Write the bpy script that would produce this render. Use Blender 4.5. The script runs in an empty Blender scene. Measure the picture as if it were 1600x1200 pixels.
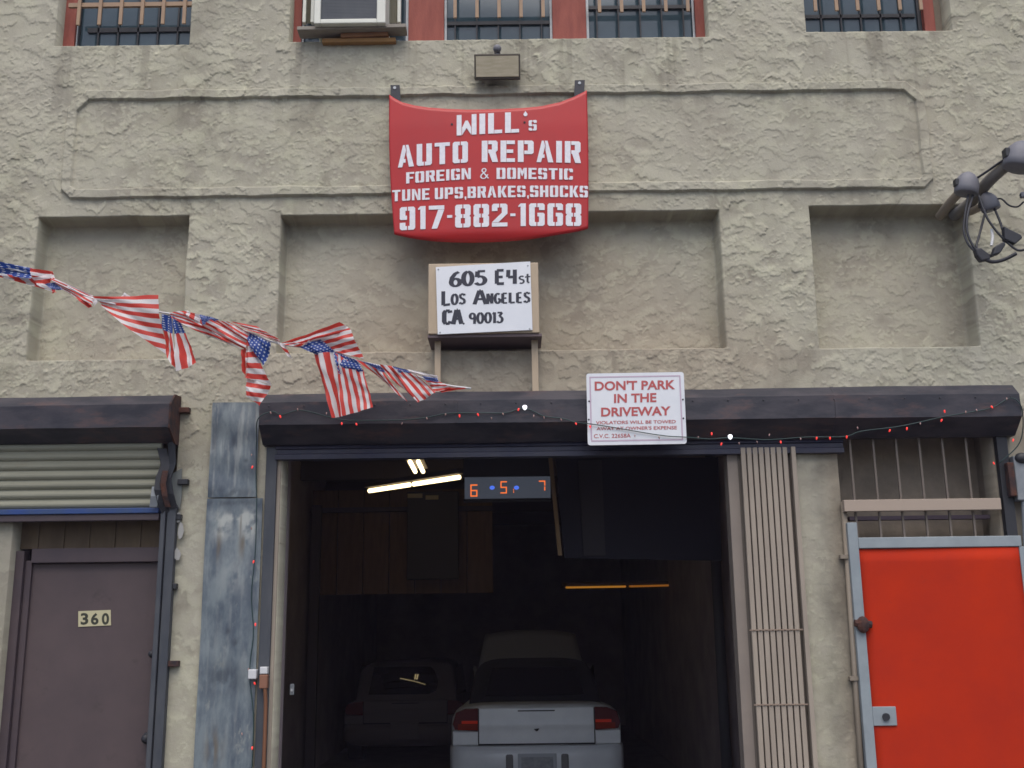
import bpy, bmesh, math, random
import numpy as np
from mathutils import Vector, Matrix

random.seed(7)
rad = math.radians
scene = bpy.context.scene
COL = scene.collection

# ------------------------------------------------------------------ camera
CAM = Vector((0.0, -7.0, 1.65))
PITCH, ROLL, FPX = rad(13.0), rad(0.72), 1700.0
_F = Vector((0, math.cos(PITCH), math.sin(PITCH)))
_R0 = Vector((1, 0, 0))
_U0 = Vector((0, -math.sin(PITCH), math.cos(PITCH)))
_R = _R0 * math.cos(ROLL) - _U0 * math.sin(ROLL)
_U = _R0 * math.sin(ROLL) + _U0 * math.cos(ROLL)
cd = bpy.data.cameras.new('camera')
cam = bpy.data.objects.new('camera', cd)
COL.objects.link(cam)
cd.sensor_width = 36.0
cd.lens = 36.0 * FPX / 1600.0
cd.clip_start, cd.clip_end = 0.05, 500.0
cam.matrix_world = Matrix(((_R.x, _U.x, -_F.x, CAM.x), (_R.y, _U.y, -_F.y, CAM.y),
                           (_R.z, _U.z, -_F.z, CAM.z), (0, 0, 0, 1)))
scene.camera = cam

# ------------------------------------------------------------------ world, sun, exposure
world = bpy.data.worlds.new('World')
scene.world = world
world.use_nodes = True
wn = world.node_tree.nodes
sky = wn.new('ShaderNodeTexSky')
sky.sky_type = 'NISHITA'
sky.sun_disc = False
SUN_EL, SUN_AZ = rad(62), rad(4)      # azimuth measured from the street side, towards the left
sky.sun_elevation = SUN_EL
sky.sun_rotation = math.pi + SUN_AZ * -1
sky.dust_density = 3.5
sky.air_density = 1.0
sky.ozone_density = 1.0
bg = wn['Background']
bg.inputs['Strength'].default_value = 0.10
world.node_tree.links.new(sky.outputs[0], bg.inputs[0])
sd = bpy.data.lights.new('sun', 'SUN')
sd.energy = 1.1
sd.angle = rad(60)
sd.color = (1.0, 0.96, 0.90)
sun = bpy.data.objects.new('sun', sd)
COL.objects.link(sun)
_sdir = Vector((math.sin(SUN_AZ) * math.cos(SUN_EL), -math.cos(SUN_AZ) * math.cos(SUN_EL), math.sin(SUN_EL)))
sun.rotation_euler = (-_sdir).to_track_quat('-Z', 'Y').to_euler()
sun.location = (-4, -12, 14)
scene.view_settings.view_transform = 'Standard'
scene.view_settings.look = 'None'
scene.view_settings.gamma = 1.0
scene.view_settings.exposure = 0.84
scene.cycles.filter_width = 1.6


# ------------------------------------------------------------------ measuring: where a sight line meets the plane y = Y
def at(px, py, Y=0.0):
    d = _F + _R * ((px - 800.0) / FPX) + _U * ((600.0 - py) / FPX)
    t = (Y - CAM.y) / d.y
    return CAM + d * t


def rect(a, b, c, d, Y=0.0):
    """world x0, x1, z0, z1 of a measured rectangle (left, top, right, bottom) on the plane y = Y"""
    my, mx = (b + d) / 2, (a + c) / 2
    return at(a, my, Y).x, at(c, my, Y).x, at(mx, d, Y).z, at(mx, b, Y).z


def X(px, py, Y=0.0):
    return at(px, py, Y).x


def Zp(px, py, Y=0.0):
    return at(px, py, Y).z


# ------------------------------------------------------------------ materials
MATS = {}


def mat(name, col, rough=0.7, metal=0.0, spec=0.5, col2=None, nscale=6.0, namt=0.5, bump=0.0, bscale=60.0,
        emit=None, estr=0.0, stretch=(1, 1, 1), col3=None, n3=2.5, t3=(0.55, 0.66), coat=0.0):
    if name in MATS:
        return MATS[name]
    m = bpy.data.materials.new(name)
    m.use_nodes = True
    nt = m.node_tree
    b = nt.nodes['Principled BSDF']
    b.inputs['Base Color'].default_value = (*col, 1)
    b.inputs['Roughness'].default_value = rough
    b.inputs['Metallic'].default_value = metal
    b.inputs['Specular IOR Level'].default_value = spec
    b.inputs['Coat Weight'].default_value = coat
    tc = nt.nodes.new('ShaderNodeTexCoord')
    mp = nt.nodes.new('ShaderNodeMapping')
    mp.inputs['Scale'].default_value = stretch
    nt.links.new(tc.outputs['Object'], mp.inputs[0])
    if col2 is not None:
        n = nt.nodes.new('ShaderNodeTexNoise')
        n.inputs['Scale'].default_value = nscale
        n.inputs['Detail'].default_value = 7
        n.inputs['Roughness'].default_value = 0.62
        nt.links.new(mp.outputs[0], n.inputs['Vector'])
        cr = nt.nodes.new('ShaderNodeValToRGB')
        cr.color_ramp.elements[0].position = 0.5 - 0.22 * (1.2 - namt)
        cr.color_ramp.elements[1].position = 0.5 + 0.22 * (1.2 - namt)
        cr.color_ramp.elements[0].color = (*col, 1)
        cr.color_ramp.elements[1].color = (*col2, 1)
        nt.links.new(n.outputs[0], cr.inputs[0])
        out = cr.outputs[0]
        if col3 is not None:
            n2 = nt.nodes.new('ShaderNodeTexNoise')
            n2.inputs['Scale'].default_value = n3
            n2.inputs['Detail'].default_value = 9
            n2.inputs['Roughness'].default_value = 0.7
            nt.links.new(mp.outputs[0], n2.inputs['Vector'])
            mr = nt.nodes.new('ShaderNodeMapRange')
            mr.inputs[1].default_value, mr.inputs[2].default_value = t3
            nt.links.new(n2.outputs[0], mr.inputs[0])
            mx = nt.nodes.new('ShaderNodeMix')
            mx.data_type = 'RGBA'
            nt.links.new(mr.outputs[0], mx.inputs[0])
            nt.links.new(out, mx.inputs[6])
            mx.inputs[7].default_value = (*col3, 1)
            out = mx.outputs[2]
        nt.links.new(out, b.inputs['Base Color'])
    if bump > 0:
        n = nt.nodes.new('ShaderNodeTexNoise')
        n.inputs['Scale'].default_value = bscale
        n.inputs['Detail'].default_value = 5
        nt.links.new(mp.outputs[0], n.inputs['Vector'])
        bp = nt.nodes.new('ShaderNodeBump')
        bp.inputs['Strength'].default_value = bump
        bp.inputs['Distance'].default_value = 0.01
        nt.links.new(n.outputs[0], bp.inputs['Height'])
        nt.links.new(bp.outputs[0], b.inputs['Normal'])
    if emit is not None:
        b.inputs['Emission Color'].default_value = (*emit, 1)
        b.inputs['Emission Strength'].default_value = estr
    MATS[name] = m
    return m


def stucco_mat():
    m = bpy.data.materials.new('stucco')
    m.use_nodes = True
    nt = m.node_tree
    b = nt.nodes['Principled BSDF']
    b.inputs['Roughness'].default_value = 0.92
    b.inputs['Specular IOR Level'].default_value = 0.2
    tc = nt.nodes.new('ShaderNodeTexCoord')

    def noise(scale, detail=6, rough=0.6, dist=0.0):
        n = nt.nodes.new('ShaderNodeTexNoise')
        n.inputs['Scale'].default_value = scale
        n.inputs['Detail'].default_value = detail
        n.inputs['Roughness'].default_value = rough
        n.inputs['Distortion'].default_value = dist
        nt.links.new(tc.outputs['Object'], n.inputs['Vector'])
        return n.outputs[0]

    def ramp(v, lo, hi):
        r = nt.nodes.new('ShaderNodeMapRange')
        r.inputs[1].default_value, r.inputs[2].default_value = lo, hi
        nt.links.new(v, r.inputs[0])
        return r.outputs[0]

    def mix(f, a, c):
        x = nt.nodes.new('ShaderNodeMix')
        x.data_type = 'RGBA'
        if isinstance(f, float):
            x.inputs[0].default_value = f
        else:
            nt.links.new(f, x.inputs[0])
        for i, s in ((6, a), (7, c)):
            if isinstance(s, tuple):
                x.inputs[i].default_value = (*s, 1)
            else:
                nt.links.new(s, x.inputs[i])
        return x.outputs[2]
    tone = nt.nodes.new('ShaderNodeAttribute')
    tone.attribute_name = 'tone'
    coat = nt.nodes.new('ShaderNodeAttribute')
    coat.attribute_name = 'coat'
    c = mix(coat.outputs['Fac'], (0.250, 0.232, 0.186), (0.500, 0.490, 0.372))
    c = mix(ramp(noise(9.0, 8, 0.65, 0.6), 0.40, 0.75), c, (0.385, 0.365, 0.30))
    c = mix(ramp(noise(1.1, 5), 0.42, 0.75), c, (0.405, 0.385, 0.32))
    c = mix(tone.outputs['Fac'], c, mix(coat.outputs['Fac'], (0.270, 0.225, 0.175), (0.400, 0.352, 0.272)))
    st = nt.nodes.new('ShaderNodeAttribute')
    st.attribute_name = 'stain_and_dark'
    c = mix(st.outputs['Fac'], c, (0.085, 0.072, 0.058))
    nt.links.new(c, b.inputs['Base Color'])
    bp = nt.nodes.new('ShaderNodeBump')
    bp.inputs['Strength'].default_value = 0.35
    bp.inputs['Distance'].default_value = 0.006
    nt.links.new(noise(70.0, 6, 0.7), bp.inputs['Height'])
    nt.links.new(bp.outputs[0], b.inputs['Normal'])
    return m


def flag_mat():
    m = bpy.data.materials.new('flag_cloth')
    m.use_nodes = True
    nt = m.node_tree
    b = nt.nodes['Principled BSDF']
    b.inputs['Roughness'].default_value = 0.55
    uv = nt.nodes.new('ShaderNodeUVMap')
    uv.uv_map = 'UVMap'
    sep = nt.nodes.new('ShaderNodeSeparateXYZ')
    nt.links.new(uv.outputs[0], sep.inputs[0])

    def M(op, a, c=None):
        n = nt.nodes.new('ShaderNodeMath')
        n.operation = op
        for i, s in enumerate((a, c)):
            if s is None:
                continue
            if isinstance(s, (int, float)):
                n.inputs[i].default_value = s
            else:
                nt.links.new(s, n.inputs[i])
        return n.outputs[0]
    u, v = sep.outputs[0], sep.outputs[1]
    even = M('LESS_THAN', M('MODULO', M('MULTIPLY', v, 13.0), 2.0), 1.0)
    canton = M('MULTIPLY', M('LESS_THAN', u, 0.4), M('GREATER_THAN', v, 6.0 / 13.0))
    fu = M('SUBTRACT', M('FRACT', M('MULTIPLY', u, 20.0)), 0.5)
    fv = M('SUBTRACT', M('FRACT', M('MULTIPLY', v, 13.0)), 0.5)
    rr = M('SQRT', M('ADD', M('MULTIPLY', fu, fu), M('MULTIPLY', fv, fv)))
    star = M('LESS_THAN', rr, 0.22)

    def mix(f, a, c):
        x = nt.nodes.new('ShaderNodeMix')
        x.data_type = 'RGBA'
        nt.links.new(f, x.inputs[0])
        for i, s in ((6, a), (7, c)):
            if isinstance(s, tuple):
                x.inputs[i].default_value = (*s, 1)
            else:
                nt.links.new(s, x.inputs[i])
        return x.outputs[2]
    stripes = mix(even, (0.72, 0.70, 0.72), (0.62, 0.055, 0.04))
    blue = mix(star, (0.018, 0.06, 0.29), (0.55, 0.6, 0.72))
    c = mix(canton, stripes, blue)
    nt.links.new(c, b.inputs['Base Color'])
    tr = nt.nodes.new('ShaderNodeBsdfTranslucent')
    nt.links.new(c, tr.inputs[0])
    ms = nt.nodes.new('ShaderNodeMixShader')
    ms.inputs[0].default_value = 0.4
    nt.links.new(b.outputs[0], ms.inputs[1])
    nt.links.new(tr.outputs[0], ms.inputs[2])
    nt.links.new(ms.outputs[0], nt.nodes['Material Output'].inputs[0])
    return m


# ------------------------------------------------------------------ objects
def wloc(o):
    v = Vector((0, 0, 0))
    while o is not None:
        v = v + o.location
        o = o.parent
    return v


def tag(o, label=None, cat=None, group=None, kind=None):
    if label:
        o['label'] = label
    if cat:
        o['category'] = cat
    if group:
        o['group'] = group
    if kind:
        o['kind'] = kind
    return o


def thing(name, loc, label, cat, group=None):
    o = bpy.data.objects.new(name, None)
    o.empty_display_size = 0.1
    COL.objects.link(o)
    o.location = loc
    return tag(o, label, cat, group)


class MB:
    def __init__(self):
        self.v, self.f, self.uv = [], [], []

    def add(self, vs, fs):
        o = len(self.v)
        self.v += [tuple(p) for p in vs]
        self.f += [tuple(i + o for i in f) for f in fs]
        return self

    def box(self, x0, x1, y0, y1, z0, z1):
        x0, x1 = min(x0, x1), max(x0, x1)
        y0, y1 = min(y0, y1), max(y0, y1)
        z0, z1 = min(z0, z1), max(z0, z1)
        return self.add([(x0, y0, z0), (x1, y0, z0), (x1, y1, z0), (x0, y1, z0), (x0, y0, z1), (x1, y0, z1), (x1, y1, z1), (x0, y1, z1)],
                        [(0, 3, 2, 1), (4, 5, 6, 7), (0, 1, 5, 4), (1, 2, 6, 5), (2, 3, 7, 6), (3, 0, 4, 7)])

    def bar(self, a, b, w, h, up=(0, 0, 1)):
        """square bar from a to b, w across, h along up"""
        a, b = Vector(a), Vector(b)
        d = (b - a).normalized()
        s = d.cross(Vector(up))
        if s.length < 1e-6:
            s = d.cross(Vector((0, 1, 0)))
        s.normalize()
        u = s.cross(d).normalized()
        q = [s * (-w / 2) + u * (-h / 2), s * (w / 2) + u * (-h / 2), s * (w / 2) + u * (h / 2), s * (-w / 2) + u * (h / 2)]
        return self.add([a + k for k in q] + [b + k for k in q],
                        [(3, 2, 1, 0), (4, 5, 6, 7), (0, 1, 5, 4), (1, 2, 6, 5), (2, 3, 7, 6), (3, 0, 4, 7)])

    def prism(self, prof, x0, x1):
        """closed (y, z) profile swept along x"""
        n = len(prof)
        return self.add([(x0, y, z) for y, z in prof] + [(x1, y, z) for y, z in prof],
                        [tuple(range(n)), tuple(range(2 * n - 1, n - 1, -1))] +
                        [(i, i + n, (i + 1) % n + n, (i + 1) % n) for i in range(n)])

    def slab(self, pts, y0, y1):
        """(x, z) outline with thickness from y0 (front) to y1"""
        n = len(pts)
        return self.add([(x, y0, z) for x, z in pts] + [(x, y1, z) for x, z in pts],
                        [tuple(range(n)), tuple(range(2 * n - 1, n - 1, -1))] +
                        [(i, i + n, (i + 1) % n + n, (i + 1) % n) for i in range(n)])

    def tube(self, pts, r, n=8, cap=True):
        pts = [Vector(p) for p in pts]
        rs = r if isinstance(r, (list, tuple)) else [r] * len(pts)
        o = len(self.v)
        prev = None
        for i, p in enumerate(pts):
            d = (pts[min(i + 1, len(pts) - 1)] - pts[max(i - 1, 0)]).normalized()
            if prev is None:
                s = d.cross(Vector((0, 0, 1)))
                if s.length < 1e-3:
                    s = d.cross(Vector((0, 1, 0)))
            else:
                s = prev - d * prev.dot(d)
            s.normalize()
            prev = s
            t = d.cross(s)
            for k in range(n):
                a = 2 * math.pi * k / n
                self.v.append(tuple(p + (s * math.cos(a) + t * math.sin(a)) * rs[i]))
        for i in range(len(pts) - 1):
            for k in range(n):
                a, b = o + i * n + k, o + i * n + (k + 1) % n
                self.f.append((a, b, b + n, a + n))
        if cap:
            self.f.append(tuple(o + k for k in range(n - 1, -1, -1)))
            self.f.append(tuple(o + (len(pts) - 1) * n + k for k in range(n)))
        return self

    def grid(self, P, nu, nv, uvf=None):
        """P(s, t) -> point over an nu x nv patch"""
        o = len(self.v)
        for j in range(nv + 1):
            for i in range(nu + 1):
                self.v.append(tuple(P(i / nu, j / nv)))
                if uvf:
                    self.uv.append(uvf(i / nu, j / nv))
        for j in range(nv):
            for i in range(nu):
                a = o + j * (nu + 1) + i
                self.f.append((a, a + 1, a + nu + 2, a + nu + 1))
        return self

    def ball(self, c, r, n=10, m=6, sq=(1, 1, 1)):
        o = len(self.v)
        c = Vector(c)
        for j in range(1, m):
            a = math.pi * j / m
            for i in range(n):
                b = 2 * math.pi * i / n
                self.v.append((c.x + r * sq[0] * math.sin(a) * math.cos(b), c.y + r * sq[1] * math.sin(a) * math.sin(b), c.z + r * sq[2] * math.cos(a)))
        t = len(self.v)
        self.v.append((c.x, c.y, c.z + r * sq[2]))
        self.v.append((c.x, c.y, c.z - r * sq[2]))
        for j in range(m - 2):
            for i in range(n):
                a, b = o + j * n + i, o + j * n + (i + 1) % n
                self.f.append((a, a + n, b + n, b))
        for i in range(n):
            self.f.append((t, o + i, o + (i + 1) % n))
            self.f.append((t + 1, o + (m - 2) * n + (i + 1) % n, o + (m - 2) * n + i))
        return self

    def build(self, name, m, parent=None, bevel=0.0, smooth=False, sub=0, solid=0.0, fix=True):
        me = bpy.data.meshes.new(name)
        off = wloc(parent) if parent is not None else Vector((0, 0, 0))
        me.from_pydata([(p[0] - off.x, p[1] - off.y, p[2] - off.z) for p in self.v], [], self.f)
        if self.uv:
            ul = me.uv_layers.new(name='UVMap')
            for l in me.loops:
                ul.data[l.index].uv = self.uv[l.vertex_index]
        if fix:
            bm = bmesh.new()
            bm.from_mesh(me)
            bmesh.ops.recalc_face_normals(bm, faces=bm.faces)
            bm.to_mesh(me)
            bm.free()
        me.materials.append(m)
        if smooth:
            me.polygons.foreach_set('use_smooth', [True] * len(me.polygons))
        o = bpy.data.objects.new(name, me)
        COL.objects.link(o)
        if parent is not None:
            o.parent = parent
        if solid:
            k = o.modifiers.new('thickness', 'SOLIDIFY')
            k.thickness = solid
        if bevel:
            k = o.modifiers.new('edge', 'BEVEL')
            k.width = bevel
            k.segments = 2
            k.limit_method = 'ANGLE'
            k.angle_limit = rad(40)
        if sub:
            k = o.modifiers.new('round', 'SUBSURF')
            k.levels = k.render_levels = sub
        return o


def spline(pts, n=8):
    """Catmull-Rom through the points"""
    P = [Vector(p) for p in pts]
    P = [P[0] * 2 - P[1]] + P + [P[-1] * 2 - P[-2]]
    out = []
    for i in range(1, len(P) - 2):
        a, b, c, d = P[i - 1:i + 3]
        for k in range(n):
            t = k / n
            out.append(0.5 * ((2 * b) + (c - a) * t + (2 * a - 5 * b + 4 * c - d) * t * t + (3 * b - a - 3 * c + d) * t ** 3))
    out.append(P[-2])
    return out


# ------------------------------------------------------------------ materials used below
STUCCO = stucco_mat()
FLAG = flag_mat()
def steel_wear():
    m = STEEL
    nt = m.node_tree
    b = nt.nodes['Principled BSDF']
    src = b.inputs['Base Color'].links[0].from_socket
    for nm, c in (('wear', (0.40, 0.42, 0.40)), ('rusting', (0.115, 0.092, 0.066)), ('smudge', (0.035, 0.045, 0.062))):
        a = nt.nodes.new('ShaderNodeAttribute')
        a.attribute_name = nm
        x = nt.nodes.new('ShaderNodeMix')
        x.data_type = 'RGBA'
        nt.links.new(a.outputs['Fac'], x.inputs[0])
        nt.links.new(src, x.inputs[6])
        x.inputs[7].default_value = (*c, 1)
        src = x.outputs[2]
    nt.links.new(src, b.inputs['Base Color'])


ASPHALT = mat('asphalt', (0.045, 0.045, 0.047), 0.9, col2=(0.065, 0.064, 0.062), nscale=30, bump=0.4, bscale=150)
CONCRETE = mat('concrete', (0.065, 0.063, 0.06), 0.9, col2=(0.10, 0.097, 0.09), nscale=4, bump=0.3)
OILY = mat('oily_concrete', (0.14, 0.13, 0.13), 0.7, col2=(0.22, 0.21, 0.20), nscale=3)
GARAGE = mat('garage_plaster', (0.25, 0.205, 0.215), 0.95, col2=(0.36, 0.30, 0.30), nscale=2)
SOOT = mat('sooty_ceiling', (0.09, 0.075, 0.08), 0.95)
PLYWOOD = mat('plywood', (0.13, 0.075, 0.035), 0.8, col2=(0.18, 0.105, 0.05), nscale=3, stretch=(6, 1, 1))
REDWOOD = mat('red_paint_wood', (0.22, 0.050, 0.036), 0.75, col2=(0.29, 0.075, 0.052), nscale=5, stretch=(4, 1, 0.8), bump=0.2)
GLASS = mat('window_glass', (0.035, 0.062, 0.080), 0.06, spec=0.55, col2=(0.055, 0.085, 0.105), nscale=2)
BLACKMETAL = mat('black_metal', (0.018, 0.02, 0.026), 0.55)
TANMETAL = mat('tan_metal', (0.33, 0.215, 0.13), 0.6, col2=(0.27, 0.175, 0.11), nscale=10)
DULLBAR = mat('dull_tan_bar', (0.14, 0.115, 0.095), 0.6)
ALU = mat('aluminium_trim', (0.42, 0.45, 0.47), 0.5, metal=0.3, col2=(0.30, 0.32, 0.34), nscale=8)
HOUSING = mat('shutter_housing', (0.012, 0.013, 0.023), 0.55, col2=(0.036, 0.032, 0.042), nscale=7, namt=0.85, stretch=(0.45, 1, 1.3),
              col3=(0.090, 0.050, 0.046), n3=6, t3=(0.54, 0.70), bump=0.10, bscale=40)
NAVY = mat('navy_bar', (0.012, 0.016, 0.045), 0.5, col2=(0.03, 0.03, 0.05), nscale=4)
RUST = mat('rust', (0.020, 0.016, 0.020), 0.9, col2=(0.090, 0.034, 0.020), nscale=14, bump=0.4)
SLATS = mat('cream_slats', (0.205, 0.205, 0.155), 0.6, col2=(0.265, 0.265, 0.205), nscale=3, namt=0.3, stretch=(0.4, 1, 3),
            col3=(0.20, 0.17, 0.11), n3=2.0, t3=(0.58, 0.75))
BLUEBAR = mat('blue_bar', (0.015, 0.05, 0.20), 0.5, col2=(0.03, 0.06, 0.14), nscale=6)
GUIDE = mat('guide_rail', (0.035, 0.042, 0.055), 0.6, col2=(0.065, 0.07, 0.08), nscale=9, stretch=(1, 1, 0.3), col3=(0.10, 0.05, 0.035), n3=5, t3=(0.62, 0.72))
DOORBROWN = mat('mauve_brown_door', (0.066, 0.047, 0.050), 0.6, col2=(0.082, 0.058, 0.060), nscale=4, namt=0.45, col3=(0.05, 0.036, 0.036), n3=6, t3=(0.60, 0.72), bump=0.05, bscale=6)
DOORFRAME = mat('door_frame_paint', (0.055, 0.040, 0.048), 0.6, col2=(0.07, 0.05, 0.055), nscale=5)
TRANSOM = mat('transom_board', (0.085, 0.058, 0.034), 0.8, col2=(0.12, 0.085, 0.048), nscale=5, stretch=(2, 1, 0.6))
STEEL = mat('weathered_steel', (0.075, 0.098, 0.128), 0.55, metal=0.1, col2=(0.165, 0.20, 0.22), nscale=7, namt=0.75, stretch=(1.5, 1, 0.55),
            col3=(0.26, 0.28, 0.265), n3=4.5, t3=(0.58, 0.66), bump=0.08, bscale=8)
BEIGE = mat('beige_gate', (0.345, 0.295, 0.240), 0.6, col2=(0.275, 0.232, 0.19), nscale=4, stretch=(3, 1, 0.4), col3=(0.50, 0.50, 0.50), n3=1.6, t3=(0.66, 0.72))
PLASTER = mat('smooth_plaster', (0.26, 0.215, 0.165), 0.9, col2=(0.175, 0.145, 0.112), nscale=4, bump=0.5, bscale=18)
GREYPAINT = mat('pale_blue_grey_paint', (0.27, 0.31, 0.335), 0.5, col2=(0.22, 0.255, 0.28), nscale=6, col3=(0.2, 0.12, 0.07), n3=7, t3=(0.70, 0.76))
REDPANEL = mat('red_sheet', (0.46, 0.028, 0.005), 0.75, spec=0.12, col2=(0.38, 0.024, 0.008), nscale=2.2, namt=0.5, bump=0.06, bscale=4,
               col3=(0.30, 0.03, 0.02), n3=8, t3=(0.66, 0.74))
HOODRED = mat('hood_red_paint', (0.43, 0.018, 0.019), 0.40, spec=0.35, coat=0.0, col2=(0.38, 0.018, 0.020), nscale=2)
WHITEPAINT = mat('white_lettering', (0.74, 0.74, 0.78), 0.6, col2=(0.64, 0.64, 0.70), nscale=40)
SIGNWHITE = mat('sign_white', (0.70, 0.72, 0.76), 0.4, col2=(0.64, 0.67, 0.72), nscale=5)
SIGNRED = mat('sign_red', (0.42, 0.075, 0.075), 0.5)
SIGNLILAC = mat('sign_border', (0.47, 0.36, 0.46), 0.5)
INK = mat('black_ink', (0.012, 0.014, 0.03), 0.5)
BEIGEBOX = mat('beige_box', (0.44, 0.35, 0.25), 0.6, col2=(0.38, 0.30, 0.21), nscale=6, stretch=(2, 1, 0.5))
CREAMPLATE = mat('cream_plate', (0.50, 0.46, 0.29), 0.5)
GREYCAP = mat('grey_cast_cap', (0.13, 0.135, 0.16), 0.6, col2=(0.16, 0.16, 0.185), nscale=14)
WIRE = mat('black_cable', (0.020, 0.022, 0.030), 0.6)
GREENWIRE = mat('green_cord', (0.012, 0.04, 0.04), 0.6)
REDBULB = mat('red_bulb', (0.5, 0.03, 0.02), 0.3, emit=(1.0, 0.06, 0.05), estr=0.5)
DIMBULB = mat('unlit_bulb', (0.35, 0.22, 0.2), 0.2)
WHITEBULB = mat('white_bulb', (0.8, 0.8, 0.8), 0.3, emit=(0.9, 0.92, 1.0), estr=1.0)
TUBE = mat('fluorescent_tube', (0.8, 0.8, 0.7), 0.4, emit=(1.0, 0.80, 0.42), estr=2.2)
AMBER = mat('amber_tube', (0.5, 0.3, 0.1), 0.4, emit=(1.0, 0.42, 0.05), estr=0.16)
LEDORANGE = mat('led_orange', (0.5, 0.1, 0.02), 0.4, emit=(1.0, 0.20, 0.04), estr=0.55)
LEDBLUE = mat('led_blue', (0.05, 0.1, 0.5), 0.4, emit=(0.10, 0.22, 1.0), estr=0.45)
LEDFACE = mat('led_face', (0.05, 0.055, 0.065), 0.35, spec=0.5, emit=(0.36, 0.42, 0.55), estr=0.062)
DARKBOX = mat('dark_box', (0.014, 0.014, 0.018), 0.6)
TARP = mat('dark_tarp', (0.010, 0.010, 0.018), 0.9)
TARPGREY = mat('grey_strip', (0.026, 0.023, 0.028), 0.8)
BATTEN = mat('wood_batten', (0.22, 0.14, 0.07), 0.8)
CARWHITE = mat('white_car_paint', (0.80, 0.84, 0.88), 0.35, coat=0.2, col2=(0.72, 0.76, 0.81), nscale=4)
CARDARK = mat('dark_car_paint', (0.13, 0.11, 0.12), 0.5, spec=0.3)
CARGLASS = mat('car_glass', (0.008, 0.008, 0.010), 0.04, spec=0.9)
SOFTTOP = mat('black_fabric_roof', (0.008, 0.008, 0.011), 0.9)
TAILRED = mat('tail_light_red', (0.10, 0.006, 0.006), 0.5, spec=0.2)
TAILSTRIP = mat('tail_light_strip', (0.95, 0.06, 0.02), 0.6, spec=0.1)
TAILAMBER = mat('tail_light_amber', (0.26, 0.03, 0.012), 0.6, spec=0.1)
RUBBER = mat('rubber', (0.015, 0.015, 0.016), 0.8)
SEAM = mat('panel_seam', (0.02, 0.022, 0.03), 0.8)
PLATEGREY = mat('licence_plate_paint', (0.34, 0.36, 0.38), 0.5, col2=(0.22, 0.24, 0.26), nscale=18)
ACWHITE = mat('cream_plastic', (0.66, 0.67, 0.60), 0.5, col2=(0.60, 0.61, 0.55), nscale=7)
ACGRILLE = mat('ac_coil', (0.055, 0.065, 0.08), 0.6, col2=(0.075, 0.085, 0.10), nscale=4, col3=(0.42, 0.40, 0.38), n3=9, t3=(0.70, 0.74))
ACPANEL = mat('accordion_panel', (0.30, 0.285, 0.22), 0.7)
GREYBOARD = mat('grey_board', (0.22, 0.20, 0.175), 0.8, col2=(0.29, 0.26, 0.22), nscale=4, stretch=(1, 1, 5))
BROWNBLOCK = mat('brown_block', (0.21, 0.10, 0.045), 0.8, col2=(0.27, 0.13, 0.06), nscale=6)
ORANGEBOARD = mat('ochre_board', (0.36, 0.19, 0.065), 0.8, col2=(0.29, 0.155, 0.055), nscale=5)
LAMPGLASS = mat('dusty_lamp_glass', (0.42, 0.37, 0.26), 0.35, col2=(0.52, 0.46, 0.34), nscale=12, stretch=(1, 1, 5))
LAMPBODY = mat('lamp_housing', (0.075, 0.062, 0.048), 0.6)
ORANGECORD = mat('orange_cord', (0.17, 0.072, 0.034), 0.6)
WHITEPLASTIC = mat('white_plastic', (0.55, 0.56, 0.58), 0.5)
CABLEGREY = mat('grey_plastic', (0.17, 0.19, 0.21), 0.6, col2=(0.24, 0.26, 0.28), nscale=9)
PIPEBEIGE = mat('painted_conduit', (0.22, 0.185, 0.145), 0.6)


# ------------------------------------------------------------------ ground
MB().add([(-70, -90, -0.14), (70, -90, -0.14), (70, 40, -0.14), (-70, 40, -0.14)], [(0, 1, 2, 3)]).build('ground', ASPHALT)
tag(bpy.data.objects['ground'], kind='structure')
tag(MB().box(-40, 40, -3.4, 0.3, -0.13, 0.0).build('pavement', CONCRETE, bevel=0.02), kind='structure')

# ------------------------------------------------------------------ noise on arrays
_rng = np.random.RandomState(11)
_perm = _rng.permutation(512)
_perm = np.concatenate([_perm, _perm, _perm])
_ga = _rng.rand(512) * 2 * np.pi
_gx, _gz = np.cos(_ga), np.sin(_ga)


def perlin(x, z):
    xi, zi = np.floor(x).astype(np.int64), np.floor(z).astype(np.int64)
    xf, zf = x - xi, z - zi
    xi, zi = xi & 511, zi & 511
    u = xf * xf * xf * (xf * (xf * 6 - 15) + 10)
    w = zf * zf * zf * (zf * (zf * 6 - 15) + 10)

    def g(a, b, dx, dz):
        h = _perm[_perm[a & 511] + (b & 511)] & 511
        return _gx[h] * dx + _gz[h] * dz
    n00, n10 = g(xi, zi, xf, zf), g(xi + 1, zi, xf - 1, zf)
    n01, n11 = g(xi, zi + 1, xf, zf - 1), g(xi + 1, zi + 1, xf - 1, zf - 1)
    return (n00 * (1 - u) + n10 * u) * (1 - w) + (n01 * (1 - u) + n11 * u) * w


def fbm(x, z, oct=4, gain=0.5):
    s, a, f = 0, 1.0, 1.0
    for i in range(oct):
        s = s + a * perlin(x * f + 17.3 * i, z * f - 9.1 * i)
        a *= gain
        f *= 2.03
    return s


def sstep(a, b, v):
    t = np.clip((v - a) / (b - a), 0, 1)
    return t * t * (3 - 2 * t)


# ------------------------------------------------------------------ the building
building = thing('commercial_building', (0, 0, 0),
                 'two storey tan stucco building with garage opening, barred windows and recessed panels', 'building')

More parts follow.
